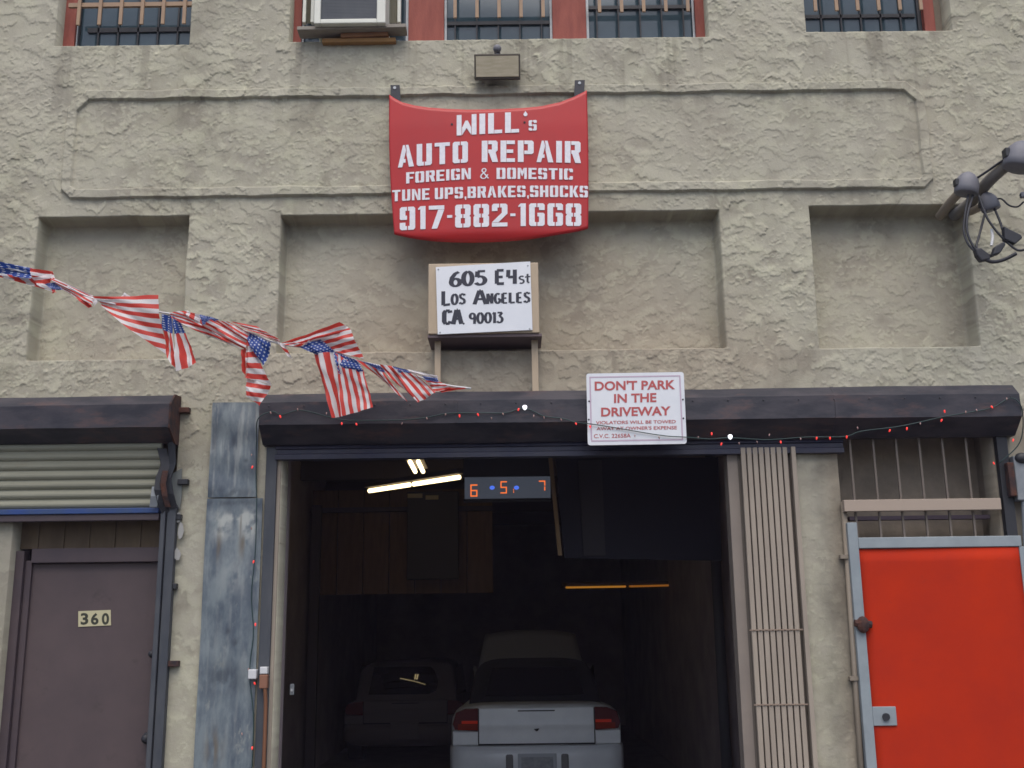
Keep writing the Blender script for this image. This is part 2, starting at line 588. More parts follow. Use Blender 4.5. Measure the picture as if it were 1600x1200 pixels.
WIN1 = rect(98, -190, 303, 71)
WIN2 = rect(457, -190, 1100, 61)
WIN3 = rect(1250, -190, 1474, 49)
OPEN_A = rect(-10, 690, 250, 1640)
OPEN_B = rect(427, 668, 1232, 1640)
OPEN_C = rect(1343, 655, 1600, 1640)
OPENINGS = [WIN1, WIN2, WIN3] + [(a, b, 0.0, d) for a, b, c, d in (OPEN_A, OPEN_B, OPEN_C)]
REC = [(rect(52, 340, 287, 560), 0.15), (rect(437, 334, 1128, 546), 0.15), (rect(1274, 322, 1518, 541), 0.17)]
PANEL = rect(107, 140, 1447, 299)


def axis(lo, hi, far_lo, far_hi, step):
    a = np.arange(lo, hi + step / 2, step)
    left, right, s, p = [], [], step, lo
    while p > far_lo:
        s *= 1.35
        p -= s
        left.append(max(p, far_lo))
    s, p = step, hi
    while p < far_hi:
        s *= 1.35
        p += s
        right.append(min(p, far_hi))
    return np.concatenate([left[::-1], a, right])


def build_wall():
    xs = axis(-4.05, 4.05, -9, 9, 0.0052)
    zs = axis(0.72, 6.35, 0.0, 8.2, 0.0052)
    X, Z = np.meshgrid(xs, zs)
    # skip-trowelled plaster, dab by dab: every dab has one torn edge and fades back into the wall
    H = np.zeros_like(X)
    coat = 0.36 + 0.55 * fbm(X * 3.1, Z * 3.1, 6, 0.65)
    r = np.random.RandomState(5)
    NT = 58000
    for i in range(NT):
        cx, cz = r.uniform(-4.2, 4.2), r.uniform(0.6, 6.4)
        cl = float(perlin(np.array([cx * 1.9 + 31.0]), np.array([cz * 1.9 + 7.0]))[0])
        big = r.rand() < 0.075
        if not big and r.rand() > np.clip(0.60 + 1.7 * cl, 0.10, 1.0):
            continue
        if big:
            L, Wd, h, jag = r.uniform(0.08, 0.22), r.uniform(0.035, 0.09), r.uniform(1.4, 3.4), 0.016
        else:
            L, Wd, h, jag = r.uniform(0.016, 0.055), r.uniform(0.011, 0.030), r.uniform(1.1, 3.3), 0.009
        if r.rand() < 0.12:
            h *= 1.7
        turn = 1.3 * float(perlin(np.array([cx * 0.8 + 90.0]), np.array([cz * 0.8 + 20.0]))[0]) + r.normal(0, 0.42)
        ca, sa = math.cos(turn), math.sin(turn)
        rad_ = 0.5 * L + Wd
        i0, i1 = np.searchsorted(xs, [cx - rad_, cx + rad_])
        j0, j1 = np.searchsorted(zs, [cz - rad_, cz + rad_])
        if i1 - i0 < 3 or j1 - j0 < 3:
            continue
        dx, dz = X[j0:j1, i0:i1] - cx, Z[j0:j1, i0:i1] - cz
        u, v = dx * ca + dz * sa, -dx * sa + dz * ca
        sid = r.uniform(0, 400)
        edge = r.uniform(-0.9, 0.9) * u * u / L * 1.4 + jag * (perlin(u * 24, u * 0 + sid) * 1.3 + perlin(u * 60, u * 0 + sid + 3.3) * 1.0 + perlin(u * 120, u * 0 + sid + 9.1) * 0.8)
        v = v - edge
        side = np.clip((0.5 * L - np.abs(u) + 0.5 * jag * perlin(v * 60, v * 0 + sid)) / 0.010, 0, 1)
        m = np.clip(v / 0.0035, 0, 1) * side * np.clip(1.15 - v / Wd, 0, 1)
        m = np.minimum(m, 1.0)
        H[j0:j1, i0:i1] = H[j0:j1, i0:i1] * (1 - 0.55 * m) + h * m
        tone_ = r.uniform(0.25, 1.0)
        mm = np.clip(m * 1.6, 0, 1) * 0.75
        coat[j0:j1, i0:i1] = coat[j0:j1, i0:i1] * (1 - mm) + tone_ * mm
    low = 1 - np.clip(coat, 0, 1)
    H += 0.55 * low * fbm(X * 50, Z * 50, 3) + 1.6 * fbm(X * 1.3 + 3, Z * 1.3, 3)
    amp = np.full_like(X, 0.00135)
    # calmer plaster low down and in the niches
    amp *= 1 - 0.72 * sstep(3.02, 2.80, Z)
    D = np.zeros_like(X)
    tone = np.zeros_like(X)
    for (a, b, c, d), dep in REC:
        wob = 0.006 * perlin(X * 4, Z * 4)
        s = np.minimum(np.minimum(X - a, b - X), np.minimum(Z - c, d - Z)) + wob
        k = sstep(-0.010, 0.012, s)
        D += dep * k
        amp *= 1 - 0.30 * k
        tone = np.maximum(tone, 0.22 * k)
    tone = np.maximum(tone, 0.80 * sstep(2.6, 0.9, np.abs(X + 0.0) + 1.1 * np.abs(Z - 3.4)))
    tone = np.maximum(tone, 0.8 * sstep(1.95, 2.1, X) * sstep(3.15, 3.0, Z))
    tone = np.clip(tone + 0.3 * (fbm(X * 0.9, Z * 0.9 + 50, 3)), 0, 1)
    # raised moulding round the long name panel, corners cut
    a, b, c, d = PANEL
    cx, cz, hx, hz = (a + b) / 2, (c + d) / 2, (b - a) / 2, (d - c) / 2
    wob = 0.010 * fbm(X * 3, Z * 3, 3)
    qx, qz = np.abs(X - cx) - hx, np.abs(Z - cz) - hz
    sd = np.maximum(np.maximum(qx, qz), (qx + qz + np.where(Z > cz, 0.11, 0.055)) / 1.414) + wob
    band = sstep(-0.050, -0.045, sd) * (1 - sstep(0.016, 0.021, sd))
    D -= 0.030 * band * (0.85 + 0.3 * perlin(X * 2, Z * 2)) * (1 - 0.25 * sstep(-0.2, 0.0, qx))
    inside = sstep(-0.04, -0.06, sd)
    amp *= 1 - 0.25 * inside
    Y = D - amp * H
    stain_and_dark = np.zeros_like(X)
    p = at(778, 128)
    stain_and_dark += 0.55 * np.exp(-(((X - p.x) / 0.07) ** 2 + ((Z - p.z) / 0.035) ** 2))
    # soot and run-off above the housings and below the sills
    stain_and_dark += 0.45 * sstep(2.2, 1.0, np.abs(X - 0.1)) * sstep(3.30, 3.10, Z) * sstep(-0.25, 0.5, fbm(X * 3, Z * 3, 4))
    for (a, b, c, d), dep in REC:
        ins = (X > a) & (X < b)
        stain_and_dark += 0.09 * ins * sstep(d - 0.22, d - 0.02, Z) * (Z < d + 0.01) * (0.6 + 0.8 * fbm(X * 4, Z * 4, 3))  # niches darken towards their tops, broken by noise
    for (a, b, c, d) in (WIN1, WIN2, WIN3):
        run = sstep(0.12, 0.45, fbm(X * 9, Z * 0.6, 4))
        stain_and_dark += 0.30 * run * (X > a) * (X < b) * (Z < c) * sstep(c - 0.9, c, Z)
    stain_and_dark += 0.26 * sstep(0.1, 0.7, fbm(X * 1.6 + 80, Z * 1.2, 5))
    run2 = sstep(0.0, 0.5, fbm(X * 7 + 60, Z * 0.7, 4))
    for zz_, ln in ((PANEL[2] - 0.02, 0.28), (PANEL[3] - 0.05, 0.3), (REC[0][0][2], 0.35)):
        stain_and_dark += 0.20 * run2 * (Z < zz_) * sstep(zz_ - ln, zz_, Z) * (np.abs(X) < 2.9)
    crack = np.abs(fbm(X * 1.1 + 200, Z * 0.9 + 13, 6, 0.6))
    stain_and_dark += 0.35 * (1 - sstep(0.0, 0.010, crack)) * sstep(0.1, 0.4, fbm(X * 0.8 + 70, Z * 0.8, 3))
    stain_and_dark += 0.42 * sstep(1.85, 2.0, X) * sstep(3.0, 2.85, Z) * (0.8 + 0.9 * fbm(X * 5, Z * 3, 4))
    stain_and_dark += 0.30 * sstep(-3.12, -3.2, X) * sstep(2.55, 2.4, Z)
    stain_and_dark = np.clip(stain_and_dark, 0, 0.8)
    inop = np.zeros(X.shape, bool)
    for (a, b, c, d) in OPENINGS:
        m = (X > a) & (X < b) & (Z < d) & ((Z > c) if c > 0.01 else True)
        inop |= m
    Y[inop] = 0.16
    stain_and_dark[inop] *= 0.5
    nz, nx = X.shape
    idx = np.arange(nz * nx).reshape(nz, nx)
    q = np.stack([idx[:-1, :-1], idx[:-1, 1:], idx[1:, 1:], idx[1:, :-1]], -1)
    keep = ~(inop[:-1, :-1] & inop[:-1, 1:] & inop[1:, 1:] & inop[1:, :-1])
    q = q[keep]
    co = np.stack([X, Y, Z], -1).reshape(-1, 3).astype(np.float32)
    used = np.zeros(len(co), bool)
    used[q.ravel()] = True
    remap = np.cumsum(used) - 1
    co, q = co[used], remap[q].astype(np.int32)
    me = bpy.data.meshes.new('stucco_wall')
    me.vertices.add(len(co))
    me.vertices.foreach_set('co', co.ravel())
    me.loops.add(q.size)
    me.loops.foreach_set('vertex_index', q.ravel())
    me.polygons.add(len(q))
    me.polygons.foreach_set('loop_start', np.arange(0, q.size, 4, dtype=np.int32))
    me.polygons.foreach_set('loop_total', np.full(len(q), 4, np.int32))
    for nm, arr in (('tone', tone), ('stain_and_dark', stain_and_dark), ('coat', np.clip(coat, 0, 1))):
        at_ = me.attributes.new(nm, 'FLOAT', 'POINT')
        at_.data.foreach_set('value', arr.reshape(-1)[used].astype(np.float32))
    me.update(calc_edges=True)
    me.materials.append(STUCCO)
    o = bpy.data.objects.new('wall', me)
    COL.objects.link(o)
    o.parent = building
    return o


build_wall()

# shell of the building behind the facade
sh = MB()
sh.box(-9, -8.8, 0.05, 15.6, 0, 8.2)
sh.box(8.8, 9, 0.05, 15.6, 0, 8.2)
sh.box(-8.8, 8.8, 15.4, 15.6, 0, 8.2)
sh.box(-9, 9, 0.05, 15.6, 8.2, 8.35)
sh.build('outer_shell', PLASTER, building)
up = MB()
up.box(-8.8, 8.8, 2.6, 2.7, 4.2, 8.2)
up.build('upper_room_wall', GARAGE, building)
RX0, RX1, RY1, RZ1 = -2.6, 2.02, 14.0, 3.75
room = MB()
room.box(RX0 - 0.1, RX0, 0.42, RY1, 0, RZ1)
room.box(RX1, RX1 + 0.1, 0.30, RY1, 0, RZ1)
room.box(RX0 - 0.1, RX1 + 0.1, RY1, RY1 + 0.1, 0, RZ1)
room.box(RX0 - 0.1, OPEN_B[0] - 0.03, 0.33, 0.41, 0, RZ1)
room.box(OPEN_B[0] - 0.03, RX1 + 0.1, 0.2, 0.28, OPEN_B[3] + 0.02, RZ1)
room.box(OPEN_B[1] + 0.01, RX1 - 0.002, 0.2, 0.28, 0, OPEN_B[3] + 0.01)
room.build('garage_wall', GARAGE, building)
MB().box(RX0 - 0.1, RX1 + 0.1, 0.2, RY1 + 0.1, RZ1 + 0.002, RZ1 + 0.1).build('ceiling', SOOT, building)
beams = MB()
for yy in (2.4, 4.0, 6.2, 8.0, 10.0, 12.0):
    beams.box(RX0 + 0.002, RX1 - 0.002, yy, yy + 0.12, RZ1 - 0.22, RZ1 - 0.002)
beams.build('ceiling_joist', SOOT, building)
MB().box(-4.5, 4.5, 0.31, RY1, -0.1, 0.004).build('garage_floor', OILY)
tag(bpy.data.objects['garage_floor'], kind='structure')

# plywood partition inside, on the left
pw = MB()
px0, px1 = RX0 + 0.01, at(770, 800, 7.0).x
pz0 = Zp(620, 928, 7.0)
n = 7
for i in range(n):
    a = px0 + (px1 - px0) * i / n
    pw.box(a + 0.006, px0 + (px1 - px0) * (i + 1) / n - 0.006, 7.0, 7.03, pz0, 3.5)
part = pw.build('plywood_partition', PLYWOOD, building)
bm_ = MB()
zz = at(620, 796, 6.9).z
bm_.box(px0, px1, 6.88, 6.98, zz - 0.025, zz + 0.03)
bm_.box(at(492, 900, 6.8).x - 0.05, at(492, 900, 6.8).x + 0.06, 6.74, 6.86, 0.0, zz + 0.05)
bm_.build('dark_rail', SOOT, building)


# ------------------------------------------------------------------ windows
def grille(win, Y, zbar, ztip, n, parent, x0, x1):
    g = MB()
    g.box(x0, x1, Y - 0.012, Y + 0.012, zbar - 0.016, zbar + 0.016)
    for i in range(n):
        x = x0 + (x1 - x0) * (i + 0.55) / n
        g.box(x - 0.012, x + 0.012, Y - 0.026, Y - 0.0125, ztip, win[3] - 0.03)
    g.build('window_grille', TANMETAL, parent)


def win_frame(win, parent_name, posts, y0=0.12, y1=0.2):
    f = MB()
    a, b, c, d = win
    for (p0, p1) in posts:
        f.box(p0, p1, y0, y1, c - 0.01, d - 0.061)
    f.box(a, b, y0, y1, d - 0.06, d + 0.01)
    return f.build('window', REDWOOD, building, bevel=0.004)


def pane(win, x0, x1, parent, y=0.185):
    MB().box(x0, x1, y, y + 0.006, win[2] - 0.01, win[3] - 0.05).build('pane', GLASS, parent)


def casing(win, x0, x1, parent, m=None, y=0.165, w=0.018, sash=None):
    c = MB()
    c.box(x0, x0 + w, y, y + 0.018, win[2], win[3] - 0.062)
    c.box(x1 - w, x1, y, y + 0.018, win[2], win[3] - 0.062)
    c.box(x0, x1, y + 0.0005, y + 0.0175, win[3] - 0.0615, win[3] - 0.05)
    c.box(x0 + w + .0003, x1 - w - .0003, y + 0.006, y + 0.016, win[2] - 0.004, win[2] + 0.010)
    if sash:
        c.box(x0 + w, x1 - w, y + 0.003, y + 0.017, win[2], win[2] + sash)
    c.build('casing', m or ALU, parent)



# left window
w1 = win_frame(WIN1, 'w', [(WIN1[0] - 0.01, X(117, 50, .12))])
w1['label'] = 'barred upper window with red post on its left'
pane(WIN1, X(117, 50, .12), WIN1[1] + 0.01, w1)
casing(WIN1, X(117, 50, .16), WIN1[1] + 0.005, w1, BLACKMETAL, w=0.035)
casing(WIN1, X(117, 50, .15), X(122, 50, .15), w1, ALU, y=0.14, w=0.006)
grille(WIN1, 0.03, Zp(200, 8, .03), Zp(200, 37, .0), 6, w1, X(108, 10, .03), X(305, 10, .03))
rl = MB()
rl.box(X(137, 50, .17), WIN1[1], 0.168, 0.182, Zp(210, 50, .17), Zp(210, 43, .17))
for k in range(5):
    xx = X(153 + 31 * k, 60, .17)
    rl.box(xx - 0.006, xx + 0.006, 0.168, 0.18, WIN1[2], WIN1[3] - 0.07)
rl.build('grille_reflection', BLACKMETAL, w1)  # solid dark bars standing in for the grille mirrored in the glass
# wide middle window
w2 = win_frame(WIN2, 'w', [(WIN2[0] - 0.01, X(471, 40, .12)), (X(638, 35, .12), X(694, 35, .12)), (X(863, 30, .12), X(916, 30, .12)), (X(1086, 25, .12), WIN2[1] + 0.01)])
w2['label'] = 'wide upper window with red posts, air conditioner on its left'
for k, (q0, q1) in enumerate(((471, 638), (694, 863), (916, 1086))):
    a, b = X(q0, 30, .14), X(q1, 30, .14)
    pane(WIN2, a, b, w2)
    casing(WIN2, a, b, w2, ALU, y=0.15, w=0.018)
    if k:
        grille(WIN2, 0.03, Zp(780, -6, .03), Zp(780, 26 if k == 1 else 20, 0), 5, w2, a, b)
        r = MB()
        zz = Zp(780, 36 if k == 1 else 14, .17)
        r.box(a + 0.02, b - 0.02, 0.166, 0.182, zz - 0.014, zz + 0.014)
        for j in range(5):
            xx = a + (b - a) * (j + 0.5) / 5
            r.box(xx - 0.005, xx + 0.005, 0.168, 0.18, WIN2[2], WIN2[3] - 0.07)
        r.build('grille_reflection', BLACKMETAL, w2)  # grille reflection modelled as dark bars before the pane
# right window
w3 = win_frame(WIN3, 'w', [(X(1444, 30, .12), X(1461, 30, .12))])
w3['label'] = 'barred upper window with red post on its right'
pane(WIN3, WIN3[0] - 0.01, X(1444, 30, .12), w3)
casing(WIN3, WIN3[0] + 0.005, X(1444, 30, .16), w3, BLACKMETAL, w=0.045)
grille(WIN3, 0.03, Zp(1350, -10, .03), Zp(1350, 15, 0), 6, w3, WIN3[0], X(1452, 10, .03))
rl = MB()
zz = Zp(1350, 25, .17)
rl.box(WIN3[0], X(1430, 25, .17), 0.168, 0.182, zz - 0.014, zz + 0.014)
for k in range(5):
    xx = X(1283 + 31 * k, 30, .17)
    rl.box(xx - 0.006, xx + 0.006, 0.168, 0.18, WIN3[2], WIN3[3] - 0.07)
rl.build('grille_reflection', BLACKMETAL, w3)  # dark bars shaped as the grille's reflection
rv = MB()
rv.box(X(1461, 30, .12) + 0.001, WIN3[1] + 0.02, 0.15, 0.2, WIN3[2], WIN3[3])
rv.build('plaster_infill', PLASTER, building)

# air conditioner in the wide window
ac0 = at(560, 34, -0.05)
ac = thing('air_conditioner', (ac0.x, -0.05, ac0.z), 'boxy cream window air conditioner sitting on planks in the wide upper window', 'air conditioner')
a, b, c, d = rect(492, -80, 603, 36, -0.16)
f = MB()
f.box(a, a + 0.045, -0.16, 0.12, c, d)
f.box(b - 0.062, b, -0.16, 0.12, c, d)
f.box(a + 0.045, b - 0.062, -0.16, 0.12, c, c + 0.035)
f.box(a + 0.045, b - 0.062, -0.16, 0.12, d - 0.035, d)
f.build('casing', ACWHITE, ac, bevel=0.006)
cg = MB()
cg.box(a + 0.045, b - 0.062, -0.14, -0.10, c + 0.035, d - 0.035)
for k in range(44):
    zz = c + 0.04 + (d - c - 0.08) * k / 44
    cg.box(a + 0.046, b - 0.063, -0.1415, -0.1395, zz, zz + 0.005)
cg.build('coil_grille', ACGRILLE, ac)
for (q0, q1) in ((475, 493), (604, 627)):
    s0, s1, s2, s3 = rect(q0, -80, q1, 37, 0.08)
    s = MB()
    s.box(s0, s0 + 0.025, 0.06, 0.10, s2, s3)
    s.box(s1 - 0.025, s1, 0.06, 0.10, s2, s3)
    s.box(s0 + 0.025, s1 - 0.025, 0.06, 0.10, s3 - 0.03, s3)
    sp = s.build('side_frame', ACWHITE, ac, bevel=0.004)
    fl = MB()
    nn = 5
    for k in range(nn):
        u0 = s0 + 0.025 + (s1 - s0 - 0.05) * k / nn
        u1 = s0 + 0.025 + (s1 - s0 - 0.05) * (k + 1) / nn
        fl.add([(u0, 0.085, s2), ((u0 + u1) / 2, 0.07, s2), (u1, 0.085, s2), (u0, 0.085, s3 - .03), ((u0 + u1) / 2, 0.07, s3 - .03), (u1, 0.085, s3 - .03)],
               [(0, 1, 4, 3), (1, 2, 5, 4)])
    fl.build('accordion_filler', ACPANEL, sp)


def plank(q, Y0, Y1, m, label, tilt=0.0):
    a, b, c, d = rect(*q, Y0)
    o = MB()
    o.add([(a, Y0, c), (b, Y0, c + tilt), (b, Y1, c + tilt), (a, Y1, c), (a, Y0, d), (b, Y0, d + tilt), (b, Y1, d + tilt), (a, Y1, d)],
          [(0, 3, 2, 1), (4, 5, 6, 7), (0, 1, 5, 4), (1, 2, 6, 5), (2, 3, 7, 6), (3, 0, 4, 7)])
    return tag(o.build('wooden_plank', m, bevel=0.003), label, 'plank', 'planks under the air conditioner')


plank((464, 40, 634, 45.5), -0.115, 0.005, GREYBOARD, 'long grey weathered board directly under the air conditioner', 0.012)
plank((532, 51, 606, 58), -0.06, 0.05, BROWNBLOCK, 'short brown wood block under the grey board', 0.012)
plank((503, 59, 618, 65.5), -0.045, 0.10, ORANGEBOARD, 'ochre yellow plank lying on the upper window sill')

# ------------------------------------------------------------------ flood light
fl0 = at(777, 103, -0.1)
fld = thing('flood_light', (fl0.x, 0, fl0.z), 'small rectangular brown flood light fixture mounted above the red sign', 'light fixture')
a, b, c, d = rect(741, 86, 813, 120, -0.14)
o = MB()
o.prism([(-0.16, d), (-0.105, c), (-0.035, c + 0.03), (-0.05, d)], a, b)
o.build('housing', LAMPBODY, fld, bevel=0.006)
o = MB()
hh = d - c
nrm = Vector((0, -hh, -0.055)).normalized() * 0.006
o.add([(x, y + nrm.y, z + nrm.z) for x, y, z in ((a + .012, -0.16 + .055 * .1, d - hh * .1), (b - .012, -0.16 + .055 * .1, d - hh * .1), (b - .012, -0.105 - .055 * .1, c + hh * .1), (a + .012, -0.105 - .055 * .1, c + hh * .1))] +
      [(x, y, z) for x, y, z in ((a + .012, -0.15, d - hh * .1), (b - .012, -0.15, d - hh * .1), (b - .012, -0.10, c + hh * .1), (a + .012, -0.10, c + hh * .1))],
      [(0, 1, 2, 3), (0, 4, 5, 1), (1, 5, 6, 2), (2, 6, 7, 3), (3, 7, 4, 0)])
o.build('lens', LAMPGLASS, fld)
o = MB()
p = at(777, 79, -0.08)
o.tube([(p.x, 0.0, p.z), (p.x, -0.09, p.z)], 0.022, 10)
o.tube([(p.x, -0.08, p.z), (p.x, -0.08, d - 0.01)], 0.012, 8)
o.ball((p.x, -0.095, p.z + 0.005), 0.03, 10, 6)
o.build('mounting_bracket', GREYCAP, fld, smooth=True)


# ------------------------------------------------------------------ lettering
def R_(x0, y0, x1, y1):
    return [(x0, y0), (x1, y0), (x1, y1), (x0, y1)]


W_, T_, B_, G_ = 0.66, 0.24, 0.17, 0.022
M_ = W_ / 2
C_ = 0.07
LH = [(C_, 0), (M_ - G_, 0), (M_ - G_, B_), (T_, B_), (T_, 1 - B_), (M_ - G_, 1 - B_), (M_ - G_, 1), (C_, 1), (0, 1 - C_), (0, C_)]


def mir(p):
    return [(W_ - x, y) for x, y in reversed(p)]


RS = W_ - T_
STEN = {
    'O': [LH, mir(LH)],
    'U': [[(C_, 0), (M_ - G_, 0), (M_ - G_, B_), (T_, B_), (T_, 1), (0, 1), (0, C_)], mir([(C_, 0), (M_ - G_, 0), (M_ - G_, B_), (T_, B_), (T_, 1), (0, 1), (0, C_)])],
    'D': [[(0, 0), (M_ - G_, 0), (M_ - G_, B_), (T_, B_), (T_, 1 - B_), (M_ - G_, 1 - B_), (M_ - G_, 1), (0, 1)], mir(LH)],
    'I': [R_(0, 0, T_, 1)],
    'L': [[(0, 0), (T_, 0), (T_, 1), (0, 1)], R_(T_ + 0.015, 0, 0.58, B_)],
    'T': [R_(0, 1 - B_, W_, 1), R_(M_ - T_ / 2, 0, M_ + T_ / 2, 1 - B_ - 0.001)],
    'E': [R_(0, 0, T_, 1), R_(T_ + 0.012, 0, 0.6, B_), R_(T_ + 0.012, 0.42, 0.53, 0.58), R_(T_ + 0.012, 1 - B_, 0.6, 1)],
    'F': [R_(0, 0, T_, 1), R_(T_ + 0.012, 0.40, 0.52, 0.56), R_(T_ + 0.012, 1 - B_, 0.6, 1)],
    'P': [R_(0, 0, T_, 1), [(T_ + 0.03, 1 - B_), (RS, 1 - B_), (RS, 0.53), (T_ + 0.03, 0.53), (T_ + 0.03, 0.37), (W_ - C_, 0.37), (W_, 0.37 + C_), (W_, 1 - C_), (W_ - C_, 1), (T_ + 0.03, 1)]],
    'R': [R_(0, 0, T_, 1), [(T_ + 0.03, 1 - B_), (RS, 1 - B_), (RS, 0.58), (T_ + 0.03, 0.58), (T_ + 0.03, 0.42), (T_ + 0.06, 0.42), (RS + 0.02, 0), (W_ + 0.02, 0), (W_ - 0.08, 0.46), (W_, 0.54), (W_, 1 - C_), (W_ - C_, 1), (T_ + 0.03, 1)]],
    'B': [R_(0, 0, T_, 1), [(T_ + 0.03, 0), (W_ - C_, 0), (W_, C_), (W_, 0.44), (W_ - 0.06, 0.5), (W_, 0.56), (W_, 1 - C_), (W_ - C_, 1), (T_ + 0.03, 1), (T_ + 0.03, 1 - B_), (RS, 1 - B_), (RS, 0.58), (T_ + 0.03, 0.58), (T_ + 0.03, 0.42), (RS, 0.42), (RS, B_), (T_ + 0.03, B_)]],
    'A': [[(0, 0), (0.19, 0), (0.235, 0.2), (0.335, 0.2), (0.335, 0.36), (0.27, 0.36), (0.36, 0.76), (0.30, 1), (0.22, 1)], [(0.48, 0), (0.70, 0), (0.46, 1), (0.345, 1), (0.38, 0.80), (0.375, 0.55)]],
    'N': [R_(0, 0, 0.2, 1), [(0.215, 1), (0.215, 0.62), (0.44, 0), (0.475, 0), (0.475, 0.38), (0.25, 1)], R_(0.49, 0, 0.68, 1)],
    'M': [R_(0, 0, 0.19, 1), [(0.205, 1), (0.205, 0.6), (0.34, 0.22), (0.47, 0.6), (0.47, 1), (0.44, 1), (0.34, 0.70), (0.24, 1)], R_(0.485, 0, 0.68, 1)],
    'W': [R_(0, 0, 0.2, 1), [(0.22, 0), (0.40, 0.32), (0.42, 0.32), (0.60, 0), (0.60, 0.36), (0.46, 0.70), (0.36, 0.70), (0.22, 0.36)], R_(0.62, 0, 0.82, 1)],
    'G': [LH, [(M_ + G_, 0), (W_ - C_, 0), (W_, C_), (W_, 0.5), (M_ + G_, 0.5), (M_ + G_, 0.36), (RS, 0.36), (RS, B_), (M_ + G_, B_)], [(M_ + G_, 1), (M_ + G_, 1 - B_), (RS, 1 - B_), (RS, 0.70), (W_, 0.70), (W_, 1 - C_), (W_ - C_, 1)]],
    'C': [LH, [(M_ + G_, 0), (W_ - C_, 0), (W_, C_), (W_, 0.32), (RS, 0.32), (RS, B_), (M_ + G_, B_)], [(M_ + G_, 1), (M_ + G_, 1 - B_), (RS, 1 - B_), (RS, 0.68), (W_, 0.68), (W_, 1 - C_), (W_ - C_, 1)]],
    'S': [[(0, 0.5 + 0.0), (0, 1 - C_), (C_, 1), (M_ - G_, 1), (M_ - G_, 1 - B_), (T_, 1 - B_), (T_, 0.60), (M_ - G_, 0.60), (M_ - G_, 0.42), (C_, 0.42)], [(M_ + G_, 0.60), (W_ - C_, 0.60), (W_, 0.52), (W_, C_), (W_ - C_, 0), (M_ + G_, 0), (M_ + G_, B_), (RS, B_), (RS, 0.42), (M_ + G_, 0.42)],
          [(M_ + G_, 1), (M_ + G_, 1 - B_), (RS, 1 - B_), (RS, 0.72), (W_, 0.72), (W_, 1 - C_), (W_ - C_, 1)], [(M_ - G_, 0), (M_ - G_, B_), (T_, B_), (T_, 0.28), (0, 0.28), (0, C_), (C_, 0)]],
    'H': [R_(0, 0, T_, 1), R_(RS, 0, W_, 1), R_(T_ + 0.012, 0.41, RS - 0.012, 0.58)],
    'K': [R_(0, 0, T_, 1), [(T_ + 0.015, 0.52), (RS, 1), (W_ + 0.02, 1), (0.46, 0.56), (W_ + 0.04, 0), (RS + 0.02, 0), (T_ + 0.015, 0.46)]],
    '8': [[(C_, 0), (M_ - G_, 0), (M_ - G_, B_), (T_, B_), (T_, 0.41), (M_ - G_, 0.41), (M_ - G_, 0.58), (T_, 0.58), (T_, 1 - B_), (M_ - G_, 1 - B_), (M_ - G_, 1), (C_, 1), (0, 1 - C_), (0, 0.56), (0.05, 0.5), (0, 0.44), (0, C_)]],
    '9': [mir(LH), [(M_ - G_, 0), (M_ - G_, B_), (T_, B_), (T_, 0.32), (0, 0.32), (0, C_), (C_, 0)], [(0, 0.48), (0, 1 - C_), (C_, 1), (M_ - G_, 1), (M_ - G_, 1 - B_), (T_, 1 - B_), (T_, 0.62), (M_ - G_, 0.62), (M_ - G_, 0.44), (0.05, 0.44)]],
    '6': [LH, [(M_ + G_, 0), (W_ - C_, 0), (W_, C_), (W_, 0.52), (W_ - 0.06, 0.58), (M_ + G_, 0.58), (M_ + G_, 0.42), (RS, 0.42), (RS, B_), (M_ + G_, B_)], [(M_ + G_, 1), (M_ + G_, 1 - B_), (RS, 1 - B_), (RS, 0.70), (W_, 0.70), (W_, 1 - C_), (W_ - C_, 1)]],
    '1': [[(0.10, 0), (0.32, 0), (0.32, 1), (0.10, 1), (0, 0.90), (0, 0.84), (0.10, 0.86)]],
    '7': [R_(0, 1 - B_, W_, 1), [(0.12, 0), (0.36, 0), (W_, 0.815), (RS - 0.02, 0.815)]],
    '2': [R_(0, 0, W_, B_), [(0, B_ + 0.015), (0.28, B_ + 0.015), (W_, 0.56), (W_, 1 - C_), (W_ - C_, 1), (M_ + G_, 1), (M_ + G_, 1 - B_), (RS, 1 - B_), (RS, 0.60)], [(M_ - G_, 1), (C_, 1), (0, 1 - C_), (0, 0.68), (T_, 0.68), (T_, 1 - B_), (M_ - G_, 1 - B_)]],
    '-': [R_(0.0, 0.44, 0.22, 0.56)],
    ',': [[(0, 0), (0.05, -0.14), (0.12, -0.14), (0.14, 0.15), (0, 0.15)]],
    ' ': [],
}
STEN['8'] = [STEN['8'][0], mir(STEN['8'][0])]
ADV = {'I': 0.24, '1': 0.34, '-': 0.22, ',': 0.10, ' ': 0.16, 'L': 0.58, 'W': 0.82, 'E': 0.6, 'F': 0.56, 'M': 0.68, 'N': 0.68, 'A': 0.70}


def stencil_line(s, gap=0.16):
    polys, x = [], 0.0
    for ch in s:
        for p in STEN[ch]:
            polys.append([(px + x, py) for px, py in p])
        x += ADV.get(ch, W_) + gap
    return polys, x - gap, 1.0


# hand painted strokes: each glyph a list of polylines in a unit box
def arc(cx, cy, rx, ry, a0, a1, n=14):
    return [(cx + rx * math.cos(rad(a0 + (a1 - a0) * k / n)), cy + ry * math.sin(rad(a0 + (a1 - a0) * k / n))) for k in range(n + 1)]


